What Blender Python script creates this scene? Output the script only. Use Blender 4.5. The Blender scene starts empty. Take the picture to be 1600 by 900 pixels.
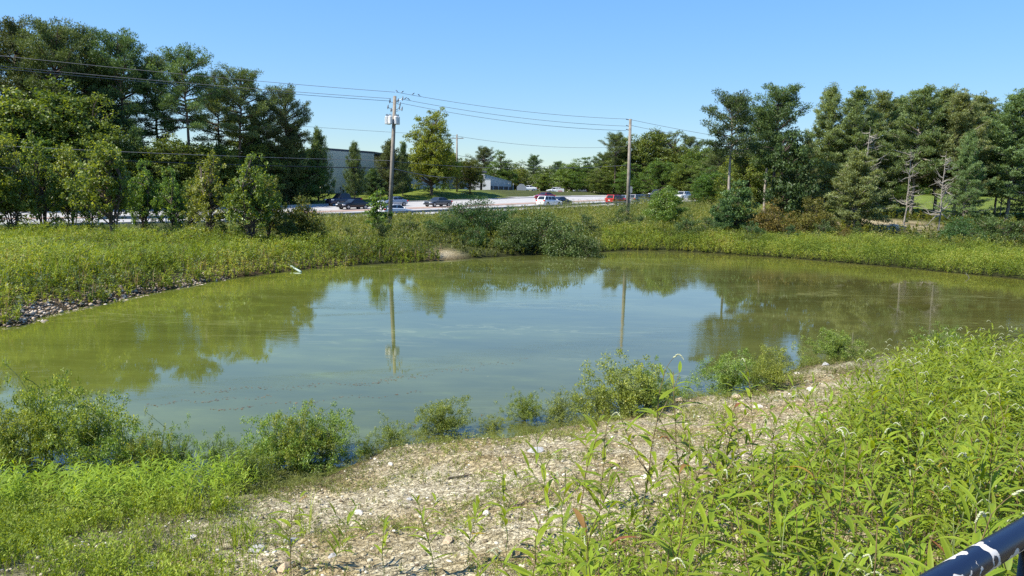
import bpy, math, random
import numpy as np
from mathutils import Matrix, Vector

C = bpy.context.scene
COL = C.collection
PI = math.pi

# ------------------------------------------------------------------ camera
CAM_Z = 4.5
F = 1155.0                      # focal length in pixels of the 1600 x 900 frame
PITCH = math.atan(150 / F)
ROLL = math.radians(1.2)
_fw = np.array([0, math.cos(PITCH), -math.sin(PITCH)])
_r0 = np.array([1.0, 0, 0])
_u0 = np.cross(_r0, _fw)
_r = _r0 * math.cos(ROLL) + _u0 * math.sin(ROLL)
_u = _u0 * math.cos(ROLL) - _r0 * math.sin(ROLL)
cam_data = bpy.data.cameras.new('camera')
cam = bpy.data.objects.new('camera', cam_data)
COL.objects.link(cam)
cam.matrix_world = Matrix(((_r[0], _u[0], -_fw[0], 0), (_r[1], _u[1], -_fw[1], 0),
                           (_r[2], _u[2], -_fw[2], CAM_Z), (0, 0, 0, 1)))
cam_data.sensor_width = 36
cam_data.lens = F / 1600 * 36
cam_data.clip_start = 0.05
cam_data.clip_end = 6000
C.camera = cam

# ------------------------------------------------------------------ light
SUN_EL = math.radians(52)
SUN_AZ = math.radians(-112)      # clockwise from +Y: the sun stands to the left
sdir = Vector((math.sin(SUN_AZ) * math.cos(SUN_EL), math.cos(SUN_AZ) * math.cos(SUN_EL), math.sin(SUN_EL)))
W = bpy.data.worlds.new('World')
C.world = W
W.use_nodes = True
wn = W.node_tree.nodes
sky = wn.new('ShaderNodeTexSky')
sky.sky_type = 'NISHITA'
sky.sun_disc = False
sky.sun_elevation = SUN_EL
sky.sun_rotation = SUN_AZ
sky.altitude = 1500
sky.air_density = 1.1
sky.dust_density = 0.1
sky.ozone_density = 3.0
wn['Background'].inputs[1].default_value = 0.135
hsv = wn.new('ShaderNodeHueSaturation'); hsv.inputs['Saturation'].default_value = 1.22; hsv.inputs['Hue'].default_value = .503
# soft shoulder on the whole sky: c / (1 + k * luminance), so the low sky keeps its blue
lum = wn.new('ShaderNodeRGBToBW'); W.node_tree.links.new(sky.outputs[0], lum.inputs[0])
ma = wn.new('ShaderNodeMath'); ma.operation = 'MULTIPLY_ADD'; ma.inputs[1].default_value = 0.22; ma.inputs[2].default_value = 0.55; W.node_tree.links.new(lum.outputs[0], ma.inputs[0])
dv = wn.new('ShaderNodeVectorMath'); dv.operation = 'DIVIDE'; W.node_tree.links.new(sky.outputs[0], dv.inputs[0]); W.node_tree.links.new(ma.outputs[0], dv.inputs[1])
W.node_tree.links.new(dv.outputs[0], hsv.inputs['Color']); W.node_tree.links.new(hsv.outputs[0], wn['Background'].inputs[0])
sl = bpy.data.lights.new('sun', 'SUN')
sl.energy = 4.7
sl.angle = math.radians(0.53)
sl.color = (1.0, 0.94, 0.82)
so = bpy.data.objects.new('sun', sl)
COL.objects.link(so)
so.rotation_euler = sdir.to_track_quat('Z', 'Y').to_euler()
C.view_settings.view_transform = 'Standard'
C.view_settings.look = 'None'
C.view_settings.exposure = 0.92
C.view_settings.gamma = 1.0
C.cycles.use_denoising = False
C.cycles.max_bounces = 6
C.cycles.diffuse_bounces = 3
C.cycles.glossy_bounces = 3
C.cycles.transmission_bounces = 4
C.cycles.caustics_reflective = False
C.cycles.caustics_refractive = False

# ------------------------------------------------------------------ pixels to places
def ray(px, py):
    a = (np.asarray(px, float) - 800) / F
    b = -(np.asarray(py, float) - 450) / F
    return _fw + a[..., None] * _r + b[..., None] * _u if np.ndim(a) else _fw + a * _r + b * _u

def on_z(px, py, z=0.0):
    d = ray(px, py)
    t = (z - CAM_Z) / d[2]
    return np.array([d[0] * t, d[1] * t, z])

def at_y(px, py, Y):
    d = ray(px, py)
    t = Y / d[1]
    return np.array([d[0] * t, Y, CAM_Z + d[2] * t])

# ------------------------------------------------------------------ noise
def _hash(ix, iy, seed):
    h = (ix.astype(np.int64) * 374761393 + iy.astype(np.int64) * 668265263 + seed * 1442695041) & 0x7fffffff
    h = ((h ^ (h >> 13)) * 1274126177) & 0x7fffffff
    return ((h ^ (h >> 16)) & 0xffff) / 65535.0

def vnoise(x, y, seed=0):
    x = np.asarray(x, float); y = np.asarray(y, float)
    ix = np.floor(x); iy = np.floor(y)
    fx = x - ix; fy = y - iy
    fx = fx * fx * (3 - 2 * fx); fy = fy * fy * (3 - 2 * fy)
    a = _hash(ix, iy, seed); b = _hash(ix + 1, iy, seed)
    c = _hash(ix, iy + 1, seed); d = _hash(ix + 1, iy + 1, seed)
    return (a * (1 - fx) + b * fx) * (1 - fy) + (c * (1 - fx) + d * fx) * fy

def fbm(x, y, octv=4, seed=0):
    s = 0; a = 0.5; n = 0
    for i in range(octv):
        s = s + a * vnoise(x * 2 ** i, y * 2 ** i, seed + i * 17)
        n += a; a *= 0.5
    return s / n

def sstep(a, b, x):
    t = np.clip((np.asarray(x, float) - a) / (b - a), 0, 1)
    return t * t * (3 - 2 * t)

# ------------------------------------------------------------------ pond outline
_px = [(0, 512), (70, 495), (130, 481), (250, 456), (350, 437), (430, 427), (480, 421), (560, 415), (650, 410), (700, 407),
       (760, 403), (830, 399), (900, 396), (950, 393), (1000, 391), (1050, 392), (1120, 396), (1190, 401), (1250, 405),
       (1330, 412), (1400, 418), (1470, 425), (1540, 431), (1600, 437), (1680, 446)]
_near = [(1600, 527), (1500, 537), (1430, 546), (1380, 553), (1310, 562), (1240, 577), (1190, 598), (1140, 622), (1080, 622),
         (1020, 640), (950, 656), (880, 668), (800, 684), (740, 686), (680, 692), (610, 700), (560, 722), (500, 748), (430, 764),
         (350, 772), (270, 778), (180, 786), (90, 790), (0, 792)]
poly = [tuple(on_z(a, b)[:2]) for a, b in _px]
poly += [(44, 36), (47, 30), (42, 24), (33, 22.5), (24, 22.5)]
poly += [tuple(on_z(a, b)[:2]) for a, b in _near]
poly += [(-9, 9.2), (-13, 8.5), (-19, 9.5), (-24, 13), (-25.5, 18), (-23, 23)]
P = np.array(poly)
def _cr(P, k=5):                # Catmull-Rom through the outline
    n = len(P); out = []
    for i in range(n):
        p0, p1, p2, p3 = P[i - 1], P[i], P[(i + 1) % n], P[(i + 2) % n]
        for j in range(k):
            t = j / k
            out.append(0.5 * ((2 * p1) + (-p0 + p2) * t + (2 * p0 - 5 * p1 + 4 * p2 - p3) * t * t + (-p0 + 3 * p1 - 3 * p2 + p3) * t ** 3))
    return np.array(out)
SH = _cr(P)

def shore_dist(x, y):           # positive on land
    x = np.asarray(x, float).ravel(); y = np.asarray(y, float).ravel()
    best = np.full(x.shape, 1e9); inside = np.zeros(x.shape, bool)
    m = (x > -80) & (x < 100) & (y > -40) & (y < 120)
    xs = x[m]; ys = y[m]; b = np.full(xs.shape, 1e9); ins = np.zeros(xs.shape, bool)
    for i in range(len(SH)):
        ax, ay = SH[i]; bx, by = SH[(i + 1) % len(SH)]
        dx, dy = bx - ax, by - ay
        L = dx * dx + dy * dy + 1e-12
        t = np.clip(((xs - ax) * dx + (ys - ay) * dy) / L, 0, 1)
        dd = (xs - ax - t * dx) ** 2 + (ys - ay - t * dy) ** 2
        b = np.minimum(b, dd)
        cr = ((ay > ys) != (by > ys)) & (xs < (bx - ax) * (ys - ay) / (by - ay + 1e-12) + ax)
        ins ^= cr
    b = np.sqrt(b)
    r = np.where(ins, -b, b)
    out = np.full(x.shape, 60.0)
    out[m] = r
    return out

# ------------------------------------------------------------------ terrain
Q0 = np.array([-22.0, 85.0]); RD = np.array([0.66, 0.75127]); RN = np.array([-0.75127, 0.66])
ROAD_W = 25.0
def road_st(x, y):
    return (x - Q0[0]) * RN[0] + (y - Q0[1]) * RN[1], (x - Q0[0]) * RD[0] + (y - Q0[1]) * RD[1]
def T1(y): return np.interp(y, [-200, 25, 50, 85, 105, 121, 160, 190, 260, 900], [.7, .7, 0.75, 0.9, 1.5, 2.15, 3.65, 4.25, 4.6, 6.0])
def T2(y): return np.interp(y, [-200, 50, 60, 68, 75, 100, 130, 200, 900], [.5, .5, 0.7, 0.95, 1.8, 3.2, 4.9, 6.4, 8.0])

def height(x, y, fine=True):
    shp = np.shape(x)
    x = np.asarray(x, float).ravel(); y = np.asarray(y, float).ravel()
    d = shore_dist(x, y)
    wr = sstep(0.25, 0.36, x / np.maximum(y, 1.0))
    t1, t2 = T1(y), T2(y)
    s, t = road_st(x, y)
    emb = 1.25 * sstep(ROAD_W + 2, ROAD_W + 12, s) * (1 - sstep(150, 210, y)) * sstep(60, 110, y)
    base = t1 * (1 - wr) + t2 * wr + emb
    hum = (fbm(x * 0.09, y * 0.09, 3, 5) - 0.5) * 0.9
    onroad = sstep(-6, -1, s) * (1 - sstep(ROAD_W + 0.5, ROAD_W + 6, s))
    base = base + hum * (1 - onroad)
    kk = 2.6 + 2.5 * wr
    far = np.maximum(base, 0.35) * (1 - np.exp(-np.maximum(d, 0) / kk))
    nr = np.minimum(0.215 * d, 2.75) + 0.10 * (1 - np.exp(-np.maximum(d, 0) / 0.5)) + (fbm(x * .35, y * .35, 3, 9) - .5) * 0.35 * sstep(0, 3, d)
    wn_ = 1 - sstep(17, 26, y)
    z = far * (1 - wn_) + nr * wn_
    z = np.where(d > 0, z, np.maximum(-0.1 + 0.22 * d, -1.2))
    if fine:
        g = sstep(-0.2, 0.6, d) * wn_
        z = z + g * ((fbm(x * 3.1, y * 3.1, 4, 31) - .5) * 0.10 + (vnoise(x * 14, y * 14, 77) ** 2 - .3) * 0.030)
        z = z + 0.03 * np.clip(d, -0.5, 0.02) * 0
    z = np.where(d > 0.02, np.maximum(z, 0.012), z)
    return z.reshape(shp)

def H(x, y): return float(height(np.array([x]), np.array([y]), False)[0])
def hit(px, py):                # where a pixel's ray meets the ground
    d = ray(px, py)
    ts = np.concatenate([np.arange(2, 40, .1), np.arange(40, 260, .4)])
    X = d[0] * ts; Y = d[1] * ts; Z = CAM_Z + d[2] * ts
    k = np.nonzero(Z <= np.maximum(height(X, Y, False), 0))[0]
    i = k[0] if len(k) else len(ts) - 1
    return X[i], Y[i]

# ------------------------------------------------------------------ mesh helpers
def mesh_np(name, V, Fc, mat=None, tint=None, smooth=False, attrs=None):
    V = np.asarray(V, np.float32); Fc = np.asarray(Fc, np.int32)
    k = Fc.shape[1]
    me = bpy.data.meshes.new(name)
    me.vertices.add(len(V)); me.vertices.foreach_set('co', V.ravel())
    me.loops.add(Fc.size); me.loops.foreach_set('vertex_index', Fc.ravel())
    me.polygons.add(len(Fc)); me.polygons.foreach_set('loop_start', np.arange(0, Fc.size, k, dtype=np.int32))
    if smooth: me.polygons.foreach_set('use_smooth', np.ones(len(Fc), bool))
    me.update(calc_edges=True)
    if tint is not None:
        a = me.attributes.new('tint', 'FLOAT', 'POINT'); a.data.foreach_set('value', np.asarray(tint, np.float32))
    for n, v in (attrs or {}).items():
        a = me.attributes.new(n, 'FLOAT', 'POINT'); a.data.foreach_set('value', np.asarray(v, np.float32).ravel())
    if mat: me.materials.append(mat)
    return me

def obj(name, me, parent=None, loc=None, rot=None, scale=None, **props):
    o = bpy.data.objects.new(name, me)
    COL.objects.link(o)
    if parent: o.parent = parent
    if loc is not None: o.location = tuple(float(v) for v in loc)
    if rot is not None: o.rotation_euler = rot
    if scale is not None: o.scale = scale if hasattr(scale, '__len__') else (scale,) * 3
    for k, v in props.items(): o[k] = v
    return o

def thing(name, label, cat, loc=(0, 0, 0), rz=0.0, group=None, scale=None):
    o = obj(name, None, None, loc, (0, 0, rz), scale, label=label, category=cat)
    o.empty_display_size = 0.2
    if group: o['group'] = group
    return o

class MB:                       # small python mesh builder (mixed faces)
    def __init__(s): s.v = []; s.f = []
    def add(s, V, Fs):
        n = len(s.v); s.v += [tuple(map(float, p)) for p in V]; s.f += [tuple(i + n for i in f) for f in Fs]
        return s
    def box(s, c, size, rz=0.0):
        cx, cy, cz = c; a, b, h = size[0] / 2, size[1] / 2, size[2] / 2
        co, si = math.cos(rz), math.sin(rz); V = []
        for dz in (-h, h):
            for dx, dy in ((-a, -b), (a, -b), (a, b), (-a, b)):
                V.append((cx + dx * co - dy * si, cy + dx * si + dy * co, cz + dz))
        return s.add(V, [(3, 2, 1, 0), (4, 5, 6, 7), (0, 1, 5, 4), (1, 2, 6, 5), (2, 3, 7, 6), (3, 0, 4, 7)])
    def tube(s, pts, rad, k=8, caps=True):
        V, Fs = tube_np([np.array(pts, float)], [np.broadcast_to(np.array(rad, float), (len(pts),))], k)
        fs = [tuple(f) for f in Fs]
        if caps:
            fs.append(tuple(range(k))[::-1]); m = (len(pts) - 1) * k
            fs.append(tuple(range(m, m + k)))
        return s.add(V, fs)
    def mesh(s, name, mat=None, smooth=False):
        me = bpy.data.meshes.new(name); me.from_pydata(s.v, [], s.f)
        if smooth: me.polygons.foreach_set('use_smooth', [True] * len(me.polygons))
        if mat: me.materials.append(mat)
        me.update(); return me

def tube_np(lines, rads, k=5):
    V = []; Fs = []; n0 = 0
    ang = np.linspace(0, 2 * PI, k, endpoint=False)
    for p, r in zip(lines, rads):
        m = len(p)
        tg = np.gradient(p, axis=0)
        tg /= np.linalg.norm(tg, axis=1)[:, None] + 1e-9
        ref = np.array([0, 0, 1.0]) if abs(tg[:, 2]).mean() < 0.8 else np.array([1.0, 0, 0])
        a = np.cross(tg, ref); a /= np.linalg.norm(a, axis=1)[:, None] + 1e-9
        b = np.cross(tg, a)
        ring = p[:, None] + np.asarray(r)[:, None, None] * (np.cos(ang)[None, :, None] * a[:, None] + np.sin(ang)[None, :, None] * b[:, None])
        V.append(ring.reshape(-1, 3))
        i = np.arange(m - 1)[:, None] * k; j = np.arange(k)[None]; jn = (j + 1) % k
        q = np.stack([i + j, i + jn, i + k + jn, i + k + j], -1).reshape(-1, 4) + n0
        Fs.append(q); n0 += m * k
    return np.concatenate(V), np.concatenate(Fs)

def tubes_mesh(name, lines, rads, k=5, mat=None):
    V, Fs = tube_np(lines, rads, k)
    return mesh_np(name, V, Fs, mat, smooth=True)

def nrm(a): return a / (np.linalg.norm(a, axis=-1, keepdims=True) + 1e-9)

def leaf_arrays(c, t, n, L, Wd, fold=0.0):
    """diamond leaves: c centre, t long axis, n rough normal"""
    t = nrm(t); s = nrm(np.cross(t, n)); nn = np.cross(s, t)
    L = np.asarray(L)[:, None]; Wd = np.asarray(Wd)[:, None]
    V = np.stack([c - t * L / 2, c + s * Wd / 2 - t * L * .08 + nn * fold * Wd, c + t * L / 2, c - s * Wd / 2 - t * L * .08 + nn * fold * Wd], 1)
    return V.reshape(-1, 3)

def leaves_mesh(name, c, t, n, L, Wd, tint, mat):
    V = leaf_arrays(c, t, n, L, Wd, 0.12)
    Fs = np.arange(len(V), dtype=np.int32).reshape(-1, 4)
    return mesh_np(name, V, Fs, mat, tint=np.repeat(tint, 4))

def rndu(rng, n):
    v = rng.normal(size=(n, 3)); return nrm(v)

# ------------------------------------------------------------------ materials
def mat_new(name):
    m = bpy.data.materials.new(name); m.use_nodes = True
    return m, m.node_tree.nodes, m.node_tree.links, m.node_tree.nodes['Principled BSDF']

def ramp(nodes, stops):
    r = nodes.new('ShaderNodeValToRGB'); e = r.color_ramp.elements
    while len(e) > 1: e.remove(e[-1])
    e[0].position = stops[0][0]; e[0].color = (*stops[0][1], 1)
    for p, c in stops[1:]:
        x = e.new(p); x.color = (*c, 1)
    return r

def noise_node(nodes, links, scale, detail=4, coord='Object', rough=.55, stretch=None):
    tc = nodes.new('ShaderNodeTexCoord'); n = nodes.new('ShaderNodeTexNoise')
    n.inputs['Scale'].default_value = scale; n.inputs['Detail'].default_value = detail; n.inputs['Roughness'].default_value = rough
    if stretch:
        mp = nodes.new('ShaderNodeMapping'); mp.inputs['Scale'].default_value = stretch
        links.new(tc.outputs[coord], mp.inputs[0]); links.new(mp.outputs[0], n.inputs['Vector'])
    else: links.new(tc.outputs[coord], n.inputs['Vector'])
    return n

def plain(name, col, rough=.6, metal=0.0, vary=0.12, scale=6.0, bump=0.0, coat=0.0, spec=0.5):
    m, N, L, b = mat_new(name)
    n = noise_node(N, L, scale)
    c = np.array(col)
    r = ramp(N, [(0.25, tuple(c * (1 - vary * 2))), (0.6, tuple(c)), (0.8, tuple(np.minimum(c * (1 + vary), 1)))])
    L.new(n.outputs['Fac'], r.inputs[0]); L.new(r.outputs[0], b.inputs['Base Color'])
    b.inputs['Roughness'].default_value = rough; b.inputs['Metallic'].default_value = metal
    b.inputs['Coat Weight'].default_value = coat; b.inputs['Specular IOR Level'].default_value = spec
    if bump:
        bp = N.new('ShaderNodeBump'); bp.inputs['Strength'].default_value = bump; bp.inputs['Distance'].default_value = 0.02
        L.new(n.outputs['Fac'], bp.inputs['Height']); L.new(bp.outputs[0], b.inputs['Normal'])
    return m

def leafmat(name, stops, transl=0.35, rough=.55, objvar=0.25, spec=.35, huevar=.03, odd=0):
    m, N, L, b = mat_new(name)
    at = N.new('ShaderNodeAttribute'); at.attribute_name = 'tint'
    r = ramp(N, stops); L.new(at.outputs['Fac'], r.inputs[0])
    oi = N.new('ShaderNodeObjectInfo')
    mr = N.new('ShaderNodeMapRange'); mr.inputs['To Min'].default_value = 1 - objvar; mr.inputs['To Max'].default_value = 1 + objvar
    L.new(oi.outputs['Random'], mr.inputs[0])
    mh = N.new('ShaderNodeMapRange'); mh.inputs['To Min'].default_value = .5 - huevar; mh.inputs['To Max'].default_value = .5 + huevar
    mm = N.new('ShaderNodeMath'); mm.operation = 'FRACT'; mt = N.new('ShaderNodeMath'); mt.operation = 'MULTIPLY'; mt.inputs[1].default_value = 7.31
    L.new(oi.outputs['Random'], mt.inputs[0]); L.new(mt.outputs[0], mm.inputs[0]); L.new(mm.outputs[0], mh.inputs[0])
    hs = N.new('ShaderNodeHueSaturation'); L.new(r.outputs[0], hs.inputs['Color']); L.new(mr.outputs[0], hs.inputs['Value']); L.new(mh.outputs[0], hs.inputs['Hue'])
    if odd:       # the odd leaf turned yellow, orange or brown
        g = N.new('ShaderNodeMath'); g.operation = 'GREATER_THAN'; g.inputs[1].default_value = 1 - odd; L.new(oi.outputs['Random'], g.inputs[0])
        m2 = N.new('ShaderNodeMath'); m2.operation = 'MULTIPLY'; m2.inputs[1].default_value = 97.3; f2 = N.new('ShaderNodeMath'); f2.operation = 'FRACT'
        L.new(oi.outputs['Random'], m2.inputs[0]); L.new(m2.outputs[0], f2.inputs[0])
        ro = ramp(N, [(0, (.46, .40, .04)), (.5, (.44, .26, .05)), (.85, (.25, .14, .06)), (1, (.30, .08, .04))]); L.new(f2.outputs[0], ro.inputs[0])
        mo = N.new('ShaderNodeMix'); mo.data_type = 'RGBA'; L.new(g.outputs[0], mo.inputs[0]); L.new(hs.outputs[0], mo.inputs[6]); L.new(ro.outputs[0], mo.inputs[7])
        class _O: outputs = {0: mo.outputs[2]}
        hs = _O
    L.new(hs.outputs[0], b.inputs['Base Color']); b.inputs['Roughness'].default_value = rough
    b.inputs['Specular IOR Level'].default_value = spec
    tr = N.new('ShaderNodeBsdfTranslucent')
    ty = N.new('ShaderNodeMix'); ty.data_type = 'RGBA'; ty.blend_type = 'MULTIPLY'; ty.inputs[0].default_value = 1
    ty.inputs[7].default_value = (1.35, 1.2, 0.35, 1); L.new(hs.outputs[0], ty.inputs[6]); L.new(ty.outputs[2], tr.inputs[0])
    mx = N.new('ShaderNodeMixShader'); mx.inputs[0].default_value = transl
    L.new(b.outputs[0], mx.inputs[1]); L.new(tr.outputs[0], mx.inputs[2])
    L.new(mx.outputs[0], N['Material Output'].inputs[0])
    return m

M = {}
M['pine'] = leafmat('pine_needles', [(0, (.038, .062, .022)), (.5, (.092, .142, .044)), (1, (.20, .265, .085))], .32, .6)
M['whitepine'] = leafmat('white_pine_needles', [(0, (.085, .125, .050)), (.5, (.185, .25, .10)), (1, (.33, .41, .17))], .34, .6, .18)
M['decid'] = leafmat('broad_leaves', [(0, (.048, .085, .017)), (.5, (.115, .175, .034)), (1, (.26, .34, .062))], .45, .5)
M['young'] = leafmat('young_tree_leaves', [(0, (.075, .12, .022)), (.5, (.17, .24, .05)), (.8, (.31, .39, .10)), (1, (.50, .56, .28))], .5, .42, .12)
M['lime'] = leafmat('lime_leaves', [(0, (.08, .13, .016)), (.5, (.17, .245, .03)), (1, (.34, .42, .07))], .45, .5, .1)
M['bush'] = leafmat('bush_leaves', [(0, (0.030, 0.059, 0.019)), (.5, (0.071, 0.123, 0.035)), (1, (0.163, 0.238, 0.066))], .3, .5, .22)
M['silver'] = leafmat('pale_backed_leaves', [(0, (.035, .07, .018)), (.6, (.085, .145, .035)), (.88, (.17, .23, .08)), (1, (.50, .54, .36))], .3, .5, .12)
M['rusty'] = leafmat('rusty_leaves', [(0, (0.070, 0.072, 0.013)), (.5, (0.163, 0.143, 0.029)), (1, (0.315, 0.220, 0.052))], .35, .55, .1)
M['golden'] = leafmat('golden_tip_leaves', [(0, (.05, .085, .015)), (.6, (.10, .15, .03)), (1, (.36, .31, .04))], .4, .55, .05)
M['weed'] = leafmat('bank_weeds', [(0, (.08, .12, .018)), (.45, (.19, .265, .035)), (.75, (.32, .39, .06)), (.93, (.46, .48, .16)), (1, (.22, .10, .05))], .42, .5, .0, spec=.2, huevar=0)
M['weed2'] = leafmat('dry_bank_weeds', [(0, (0.080, 0.100, 0.021)), (.5, (0.159, 0.200, 0.036)), (.8, (0.265, 0.288, 0.059)), (1, (0.398, 0.325, 0.142))], .4, .55, .0, huevar=0)
M['meadow'] = leafmat('meadow_weeds', [(0, (.08, .125, .02)), (.5, (.19, .26, .04)), (.85, (.33, .39, .065)), (1, (.46, .42, .13))], .42, .55, .0, spec=.2, huevar=0)
M['smart'] = leafmat('smartweed_leaf', [(0, (.12, .175, .016)), (.5, (.23, .315, .027)), (1, (.40, .48, .07))], .48, .5, .22, .22, .012, .015)
M['shore'] = leafmat('shore_shrub_leaves', [(0, (.10, .16, .03)), (.5, (.22, .31, .055)), (.88, (.36, .46, .11)), (1, (.55, .56, .16))], .45, .45, .12)
M['grass'] = leafmat('grass_blades', [(0, (.11, .16, .015)), (.5, (.25, .34, .03)), (1, (.46, .52, .08))], .42, .5, 0, spec=.2, huevar=0)
M['sprout'] = leafmat('sprouts', [(0, (0.093, 0.100, 0.021)), (.5, (0.186, 0.219, 0.042)), (.85, (0.318, 0.375, 0.059)), (1, (0.265, 0.175, 0.071))], .35, .55, 0, huevar=0)
M['dry'] = leafmat('dry_stems', [(0, (.12, .07, .03)), (.5, (.26, .17, .08)), (1, (.42, .33, .2))], .2, .7, 0, huevar=0)
M['bark'] = plain('pine_bark', (.12, .09, .07), .9, vary=.3, scale=4, bump=.5)
M['barkgrey'] = plain('grey_bark', (.27, .24, .20), .9, vary=.25, scale=4, bump=.5)
M['palebark'] = plain('pale_pine_bark', (.36, .31, .26), .9, vary=.25, scale=4, bump=.4)
M['snag'] = plain('bleached_dead_wood', (.27, .245, .205), .85, vary=.25, scale=3, bump=.4)
M['stem'] = plain('green_stem', (.16, .20, .06), .6, vary=.2, scale=20)
M['redstem'] = plain('reddish_stem', (.20, .14, .06), .6, vary=.35, scale=25)
M['spike'] = plain('cream_flower_spike', (.42, .44, .27), .8, vary=.12, scale=60)
M['polewood'] = plain('weathered_pole_wood', (.27, .235, .19), .85, vary=.25, scale=3, bump=.3)
M['wire'] = plain('wire', (.16, .16, .17), .5, vary=.05)
M['cable'] = plain('black_cable', (.02, .02, .022), .6, vary=.05)
M['white'] = plain('white_enamel', (.72, .72, .70), .45, vary=.06)
M['porcelain'] = plain('grey_porcelain', (.20, .22, .24), .35, vary=.1)
M['galv'] = plain('galvanised_steel', (.38, .39, .40), .5, metal=.5, vary=.12)
M['glass'] = plain('vehicle_glass', (.02, .025, .03), .08, vary=.1)
M['tyre'] = plain('tyre_rubber', (.02, .02, .02), .85, vary=.1)
M['rim'] = plain('alloy_rim', (.5, .5, .5), .35, metal=.7, vary=.1)
M['lamp'] = plain('headlamp_lens', (.7, .72, .75), .15, vary=.05)
M['redlamp'] = plain('tail_lamp_lens', (.5, .02, .015), .2, vary=.05)
M['black'] = plain('black_metal', (.012, .012, .014), .4, vary=.1)

# ------------------------------------------------------------------ ground
def graded(segs):
    out = []
    for a, b, st in segs:
        out.append(np.arange(a, b - 1e-6, st))
    out.append(np.array([segs[-1][1]], float))
    return np.concatenate(out)

gx = graded([(-900, -300, 60), (-300, -100, 10), (-100, -30, 1.6), (-30, -11, .5), (-11, -5, .14), (-5, 9, .065), (9, 18, .16), (18, 45, .7), (45, 110, 2), (110, 300, 12), (300, 900, 60)])
gy = graded([(-120, -20, 10), (-20, 1, 1.0), (1, 3, .3), (3, 14.5, .065), (14.5, 22, .16), (22, 30, .4), (30, 75, .8), (75, 140, 1.6), (140, 260, 6), (260, 400, 20), (400, 1500, 100)])
GX, GY = np.meshgrid(gx, gy)
GZ = height(GX, GY)
GD = shore_dist(GX, GY).reshape(GX.shape)
V = np.stack([GX.ravel(), GY.ravel(), GZ.ravel()], 1)
nx, ny = len(gx), len(gy)
i = (np.arange(ny - 1)[:, None] * nx + np.arange(nx - 1)[None]).ravel()
Fg = np.stack([i, i + 1, i + nx + 1, i + nx], 1)
S_, T_ = road_st(GX, GY)
sand = (1 - sstep(17, 26, GY)) * np.clip(1 - 0.0 * GD, 0, 1)
# weedy left foot of the near bank is darker soil
sand = sand * (1 - .75 * sstep(-2.2, -4.2, GX + (GY - 6) * .15))
sand = sand * (1 - .55 * sstep(1.5, 3.5, GX - (GY - 4) * .42))
def blob(px, py, r, asp=1.0, z=None):
    hx, hy = hit(px, py); return np.exp(-(((GX - hx) / r) ** 2 + ((GY - hy) / (r * asp)) ** 2) ** 1.5)
bare = blob(693, 400, 1.3, 2.0) + blob(1395, 350, 4.5, 1.3) + blob(640, 372, 1.6, .9) + blob(1340, 352, 3, 1.2) + blob(1210, 402, .1) * 0
sand = np.clip(sand + bare, 0, 1)
rock = np.exp(-((GD - .9) / 1.0) ** 2) * sstep(22, 24, GY) * (1 - sstep(-11.5, -9, GX))
lawn = np.clip(sstep(ROAD_W + .6, ROAD_W + 2, S_) * sstep(-5, 12, T_) * (1 - sstep(60, 66, T_)) + sstep(.3, .36, GX / np.maximum(GY, 1)) * sstep(88, 98, GY), 0, 1)
gm, N, L, b = mat_new('ground_soil')
def attr(N, n):
    a = N.new('ShaderNodeAttribute'); a.attribute_name = n; return a.outputs['Fac']
def mixc(N, L, fac, a, bb, blend='MIX'):
    m = N.new('ShaderNodeMix'); m.data_type = 'RGBA'; m.blend_type = blend
    if isinstance(fac, float): m.inputs[0].default_value = fac
    else: L.new(fac, m.inputs[0])
    for k, v in ((6, a), (7, bb)):
        if isinstance(v, tuple): m.inputs[k].default_value = (*v, 1)
        else: L.new(v, m.inputs[k])
    return m.outputs[2]
n1 = noise_node(N, L, 9, 8, rough=.7); n2 = noise_node(N, L, .7, 5); n3 = noise_node(N, L, 45, 4, rough=.7)
rs = ramp(N, [(0.30, (.16, .13, .075)), (0.42, (.38, .335, .21)), (.52, (.58, .525, .37)), (.64, (.74, .69, .52))])
L.new(n1.outputs[0], rs.inputs[0])
rs2 = ramp(N, [(0.34, (.34, .30, .24)), (.47, (.80, .76, .70)), (.62, (1, .98, .94))]); L.new(n3.outputs[0], rs2.inputs[0])
rs3 = ramp(N, [(0.35, (.72, .64, .48)), (.6, (1, 1, 1))]); L.new(n2.outputs[0], rs3.inputs[0])
vc = N.new('ShaderNodeTexVoronoi'); vc.feature = 'DISTANCE_TO_EDGE'; vc.inputs['Scale'].default_value = 11; vc.inputs['Randomness'].default_value = 1
wv = noise_node(N, L, 5, 4, rough=.7); wadd = N.new('ShaderNodeVectorMath'); wadd.operation = 'MULTIPLY_ADD'; wadd.inputs[1].default_value = (.35, .35, .35)
tcg = N.new('ShaderNodeTexCoord'); L.new(wv.outputs['Color'], wadd.inputs[0]); L.new(tcg.outputs['Object'], wadd.inputs[2]); L.new(wadd.outputs[0], vc.inputs['Vector'])
rvc = ramp(N, [(0, (.42, .38, .32)), (.05, (.80, .77, .72)), (.14, (1, 1, 1))]); L.new(vc.outputs['Distance'], rvc.inputs[0])
sandc = mixc(N, L, 1.0, mixc(N, L, 0.8, rs.outputs[0], rs2.outputs[0], 'MULTIPLY'), rs3.outputs[0], 'MULTIPLY')
sandc = mixc(N, L, .6, sandc, rvc.outputs[0], 'MULTIPLY')
rsoil = ramp(N, [(0.3, (.035, .04, .012)), (.5, (.06, .075, .02)), (.7, (.11, .10, .04))]); L.new(n1.outputs[0], rsoil.inputs[0])
rl = ramp(N, [(0.35, (.11, .15, .022)), (.65, (.21, .26, .05))]); L.new(n1.outputs[0], rl.inputs[0])
rl2 = ramp(N, [(.35, (.7, .75, .6)), (.65, (1, 1, 1))]); L.new(n2.outputs[0], rl2.inputs[0])
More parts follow.
